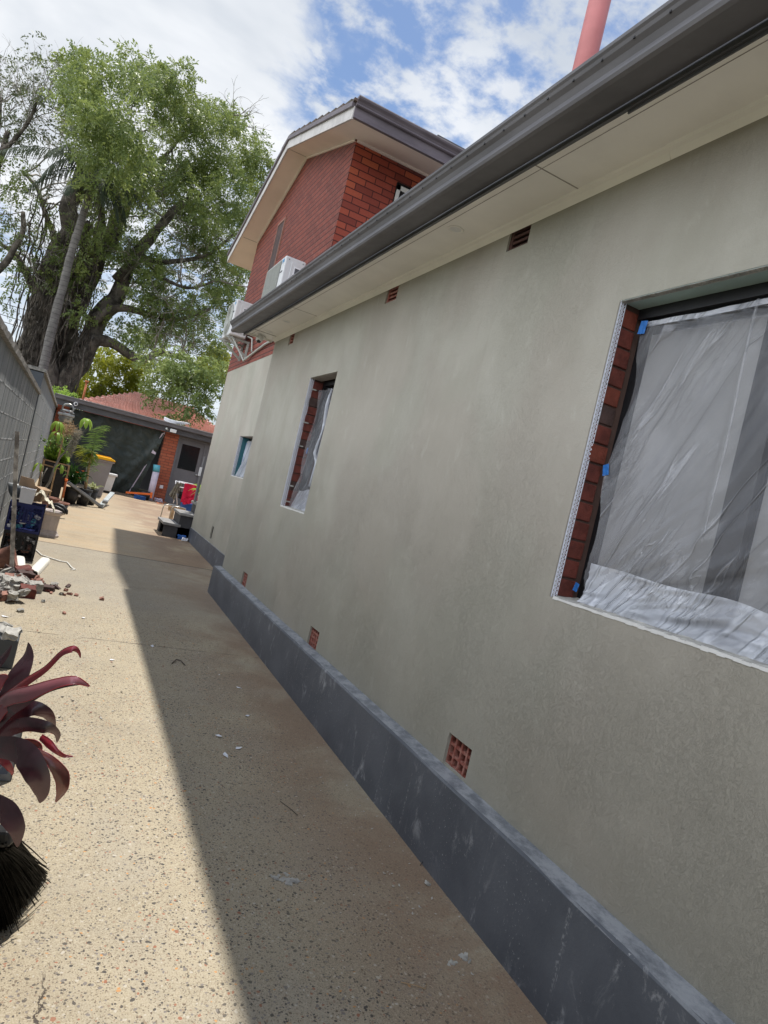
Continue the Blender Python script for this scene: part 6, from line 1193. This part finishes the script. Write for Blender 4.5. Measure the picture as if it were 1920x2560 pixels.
for px, py, s, k, lb, nm in ((367, 1243, (.26, .18, .10), 'yellow', 'small yellow and dark object on the ground under the orange bar', 'yellow_toy'), (386, 1245, (.20, .16, .14), 'bag', 'lilac white plastic bag beside the orange bar', 'plastic_bag'), (395, 1250, (.20, .14, .10), 'bag', 'second crumpled pale bag at the foot of the brick pier', 'plastic_bag')): c = gp(px, py+4)+V3(0, 0, s[2]*.4); b = MB(); lump(b, c, s, px, Matrix.Identity(4), 4, .14); tag(b.build(nm, k, origin=tuple(c)), lb, 'bag' if 'bag' in nm else 'toy')
b = MB()
for i in range(26): c = gp(random.uniform(392, 414), random.uniform(1254, 1261)); a = random.random()*6; b.blade([c, c+V3(math.cos(a)*.05, math.sin(a)*.05, .03), c+V3(math.cos(a)*.1, math.sin(a)*.1, .01)], [.008, .02, .002], V3(-math.sin(a), math.cos(a), 0), .1)
tag(b.build('dry_leaves', 'redwood', origin=tuple(gp(400, 1258))), 'scatter of orange dry leaves at the foot of the brick pier', 'leaf litter', kind='stuff')
# ------------------------------------------------------------------ foreground left: kerb block, crate, cordyline, broom
BL = thing('concrete_block', 'dark grey concrete block with broken white debris on it at the left edge', 'block', (-.25, 4.95, gz(4.9))); z0 = gz(4.9)
b = MB(); b.box((-.50, 4.80, z0), (-.045, 5.10, z0+.19)); b.build('block', 'pilaster', BL, bevel=.008)
for i, (x, y, s) in enumerate(((-.10, 4.86, .12), (-.2, 4.92, .14), (-.07, 4.98, .08), (-.3, 5.0, .14), (-.16, 5.03, .10))): b = MB(); lump(b, V3(x, y, z0+.19+s*.2), (s, s*.7, s*.4), i+.9, None, 2, .1); tag(b.build('render_chunk', 'sill', origin=(x, y, z0+.19)), ['nearest right white chunk on top of the dark concrete block', 'largest flat white chunk in the middle of the dark concrete block', 'smallest white chunk at the right end of the dark concrete block', 'leftmost broad white chunk on the dark concrete block', 'white chunk at the back of the dark concrete block'][i], 'rubble', 'white chunks on the dark block')
b = MB(); g = gp(26, 1753); b.box((-.25, 3.98, gz(4)), (-.10, 4.12, gz(4)+.30)); 
milk_crate('plastic_crate', 'grey plastic crate half hidden behind the purple cordyline leaves', -.265, 3.28, gz(3.3)+.004, .335, .33, .30, 'crate_grey', None, .05)
CD = thing('cordyline', 'purple black cordyline with glossy pink edged leaves reaching in from the left edge', 'plant', tuple(dep(-70, 2600, 1.45)*1.0)); CD.location = (-.36, 1.72, gz(1.72))
def cleaf(pts, wpx, mat, sidepx=None, fold=.18, edge=True, name='leaf'):
    P = [dep(x, y, d) for x, y, d in pts]; m_ = len(P)-1; out = []; ws = []
    for i in range(m_):
        p0, p1, p2, p3 = P[max(i-1, 0)], P[i], P[i+1], P[min(i+2, m_)]
        for k in range(7): t = k/7; out.append(.5*((2*p1)+(-p0+p2)*t+(2*p0-5*p1+4*p2-p3)*t*t+(-p0+3*p1-3*p2+p3)*t**3)); ws.append(wpx[i]*(1-t)+wpx[i+1]*t)
    out.append(P[-1]); ws.append(wpx[-1]); ws = [max(.0006, x*1.32/FPX/2) for x in ws]
    sd_ = []
    for i in range(len(out)):
        t = (out[min(i+1, len(out)-1)]-out[max(i-1, 0)]).normalized(); base_ = t.cross(fwd).normalized(); tw = math.radians(sidepx or 0); sd_.append((base_*math.cos(tw)+fwd*math.sin(tw)))
    b = MB(); b.blade(out, ws, sd_, fold); k = len(out); 
    o = b.build(name, mat, CD); s = o.modifiers.new('sub', 'SUBSURF'); s.levels = s.render_levels = 1
    if edge and mat != 'cordy':
        e = MB()
        for sg in (-1, 1):
            q = [out[i]+sd_[i]*ws[i]*sg*.98+sd_[i].cross((out[min(i+1, k-1)]-out[max(i-1, 0)]).normalized())*ws[i]*fold for i in range(k)]; e.tube(q, .0009, 5, False)
        e.build('leaf_margin', 'cordy_red', o)
    return o
cleaf([(-60, 1850, 1.5), (0, 1775, 1.5), (42, 1690, 1.52), (66, 1640, 1.55), (70, 1606, 1.58)], [46, 60, 68, 44, 2], 'cordy', 15)
cleaf([(-80, 1830, 1.45), (0, 1752, 1.40), (60, 1705, 1.36), (110, 1672, 1.34), (150, 1633, 1.33), (180, 1621, 1.33), (196, 1630, 1.34), (201, 1644, 1.35)], [24, 28, 24, 18, 16, 18, 8, 1], 'cordy_red', 35, .5)
cleaf([(-80, 1850, 1.42), (0, 1755, 1.36), (70, 1730, 1.30), (140, 1706, 1.28), (185, 1700, 1.28), (224, 1716, 1.30)], [40, 42, 42, 26, 22, 2], 'cordy_pink', 40, .35)
cleaf([(-80, 1880, 1.42), (0, 1785, 1.36), (50, 1750, 1.32), (110, 1722, 1.30), (160, 1712, 1.30), (222, 1708, 1.31)], [46, 52, 44, 26, 14, 1], 'cordy', 25, .3)
cleaf([(-60, 1860, 1.48), (10, 1812, 1.44), (70, 1772, 1.42), (115, 1785, 1.44), (132, 1815, 1.47), (131, 1835, 1.5)], [28, 38, 42, 34, 16, 2], 'cordy', 20, .25)
cleaf([(-60, 1880, 1.44), (0, 1835, 1.38), (60, 1812, 1.34), (115, 1820, 1.34), (141, 1836, 1.36), (142, 1856, 1.38)], [36, 38, 36, 32, 20, 2], 'cordy', 10, .25)
cleaf([(-50, 1870, 1.36), (20, 1872, 1.30), (62, 1892, 1.28), (92, 1945, 1.28), (102, 1985, 1.29), (99, 2008, 1.30)], [44, 58, 64, 58, 36, 3], 'cordy', 12, .22)
cleaf([(60, 1868, 1.42), (95, 1880, 1.40), (130, 1905, 1.40), (155, 1940, 1.41), (156, 1975, 1.42), (140, 2005, 1.44)], [14, 16, 26, 38, 32, 3], 'cordy_dry', 40, .35)
cleaf([(100, 1842, 1.40), (120, 1858, 1.39), (140, 1878, 1.39), (160, 1890, 1.40), (182, 1891, 1.41)], [14, 20, 12, 8, 1], 'cordy_red', 20, .4)
cleaf([(-90, 1980, 1.25), (-30, 2010, 1.20), (15, 2035, 1.18), (38, 2075, 1.18), (43, 2118, 1.19)], [46, 56, 56, 42, 3], 'cordy', 5, .2)
cleaf([(-60, 1700, 1.5), (-10, 1660, 1.5), (14, 1634, 1.5), (29, 1612, 1.5)], [30, 30, 22, 2], 'cordy', 30, .4)
cleaf([(-80, 1820, 1.40), (-20, 1800, 1.36), (10, 1770, 1.35), (60, 1742, 1.34), (90, 1735, 1.33)], [30, 30, 26, 18, 6], 'cordy_pink', 20, .3)
cleaf([(-80, 1760, 1.5), (-30, 1735, 1.48), (0, 1700, 1.47), (20, 1690, 1.47)], [40, 46, 30, 3], 'cordy_pink', 10, .2)
cleaf([(-60, 1900, 1.38), (0, 1900, 1.33), (25, 1925, 1.33), (30, 1938, 1.34)], [20, 22, 14, 2], 'cordy_red', 10, .3)
cleaf([(20, 1870, 1.5), (60, 1860, 1.5), (85, 1865, 1.5), (92, 1875, 1.5), (80, 1892, 1.5)], [20, 26, 30, 26, 4], 'cordy_dry', 10, .3)
b = MB(); c0 = dep(-60, 1880, 1.45); b.tube([CD.location, (CD.location+c0)/2+V3(-.01, 0, 0), c0], [.018, .016, .012], 8); b.build('cane', 'bark', CD)
pot('plant_pot', 'black pot of the purple cordyline at the left edge', CD.location.x, CD.location.y, CD.location.z, .12, .24, 'pot_black')
# broom
BRM = thing('broom', 'black bristled yard broom standing with its stiff bristles fanned on the sunny concrete', 'broom', tuple(gp(45, 2290)))
h0 = dep(-14, 2095, 1.95); b = MB(); rr = random.Random(5)
A_ = [gp(-50, 2340), gp(14, 2325), gp(56, 2262), gp(110, 2192)]
for i in range(800):
    t = rr.random()*3; k = min(int(t), 2); tip = A_[k].lerp(A_[k+1], t-k)+V3(rr.gauss(0, .009), rr.gauss(0, .012), .004+abs(rr.gauss(0, .014))); s = h0+(U2*rr.uniform(-.03, .01))+(R2*(t/3-.5)*.10)+fwd*rr.gauss(0, .012)
    if rr.random() < .04: tip += R2*rr.uniform(.0, .06)+V3(0, 0, rr.uniform(0, .04))
    mid = s.lerp(tip, .5)+R2*(t/3-.5)*.006; b.tube([s, mid, tip], [.0022, .0020, .0013], 4, False)
b.build('bristles', 'bristle', BRM); b = MB(); rect_tube(b, h0-R2*.07+U2*.01, h0+R2*.055+U2*.005, .05, .05, fwd); b.build('head', 'black', BRM, bevel=.01); b = MB(); b.tube([h0, h0+Vector((-.22, -.05, .6)), h0+Vector((-.36, -.12, 1.1))], .012, 8); b.build('handle', 'wood', BRM)

for px, py, s, lb in ((728, 2200, .045, 'pale curved smear of dried cement on the shaded concrete'), (690, 2196, .022, 'faint small cement splash left of the pale curved smear'), (1160, 2392, .035, 'broken pale cement splash near the foot of the plinth'), (1130, 2410, .022, 'second smaller pale cement splash near the foot of the plinth')):
    g = gp(px, py); b = MB(); rr = random.Random(px)
    for q in range(9):
        c = g+V3(rr.gauss(0, .5)*s, rr.gauss(0, .45)*s, .001); lump(b, c, (s*rr.uniform(.3, .7), s*rr.uniform(.2, .5), .006), q+px*.01, Matrix.Rotation(rr.random()*3, 4, 'Z'), 2, .14)
    tag(b.build('cement_splash', 'sill', origin=tuple(g)), lb, 'splash')
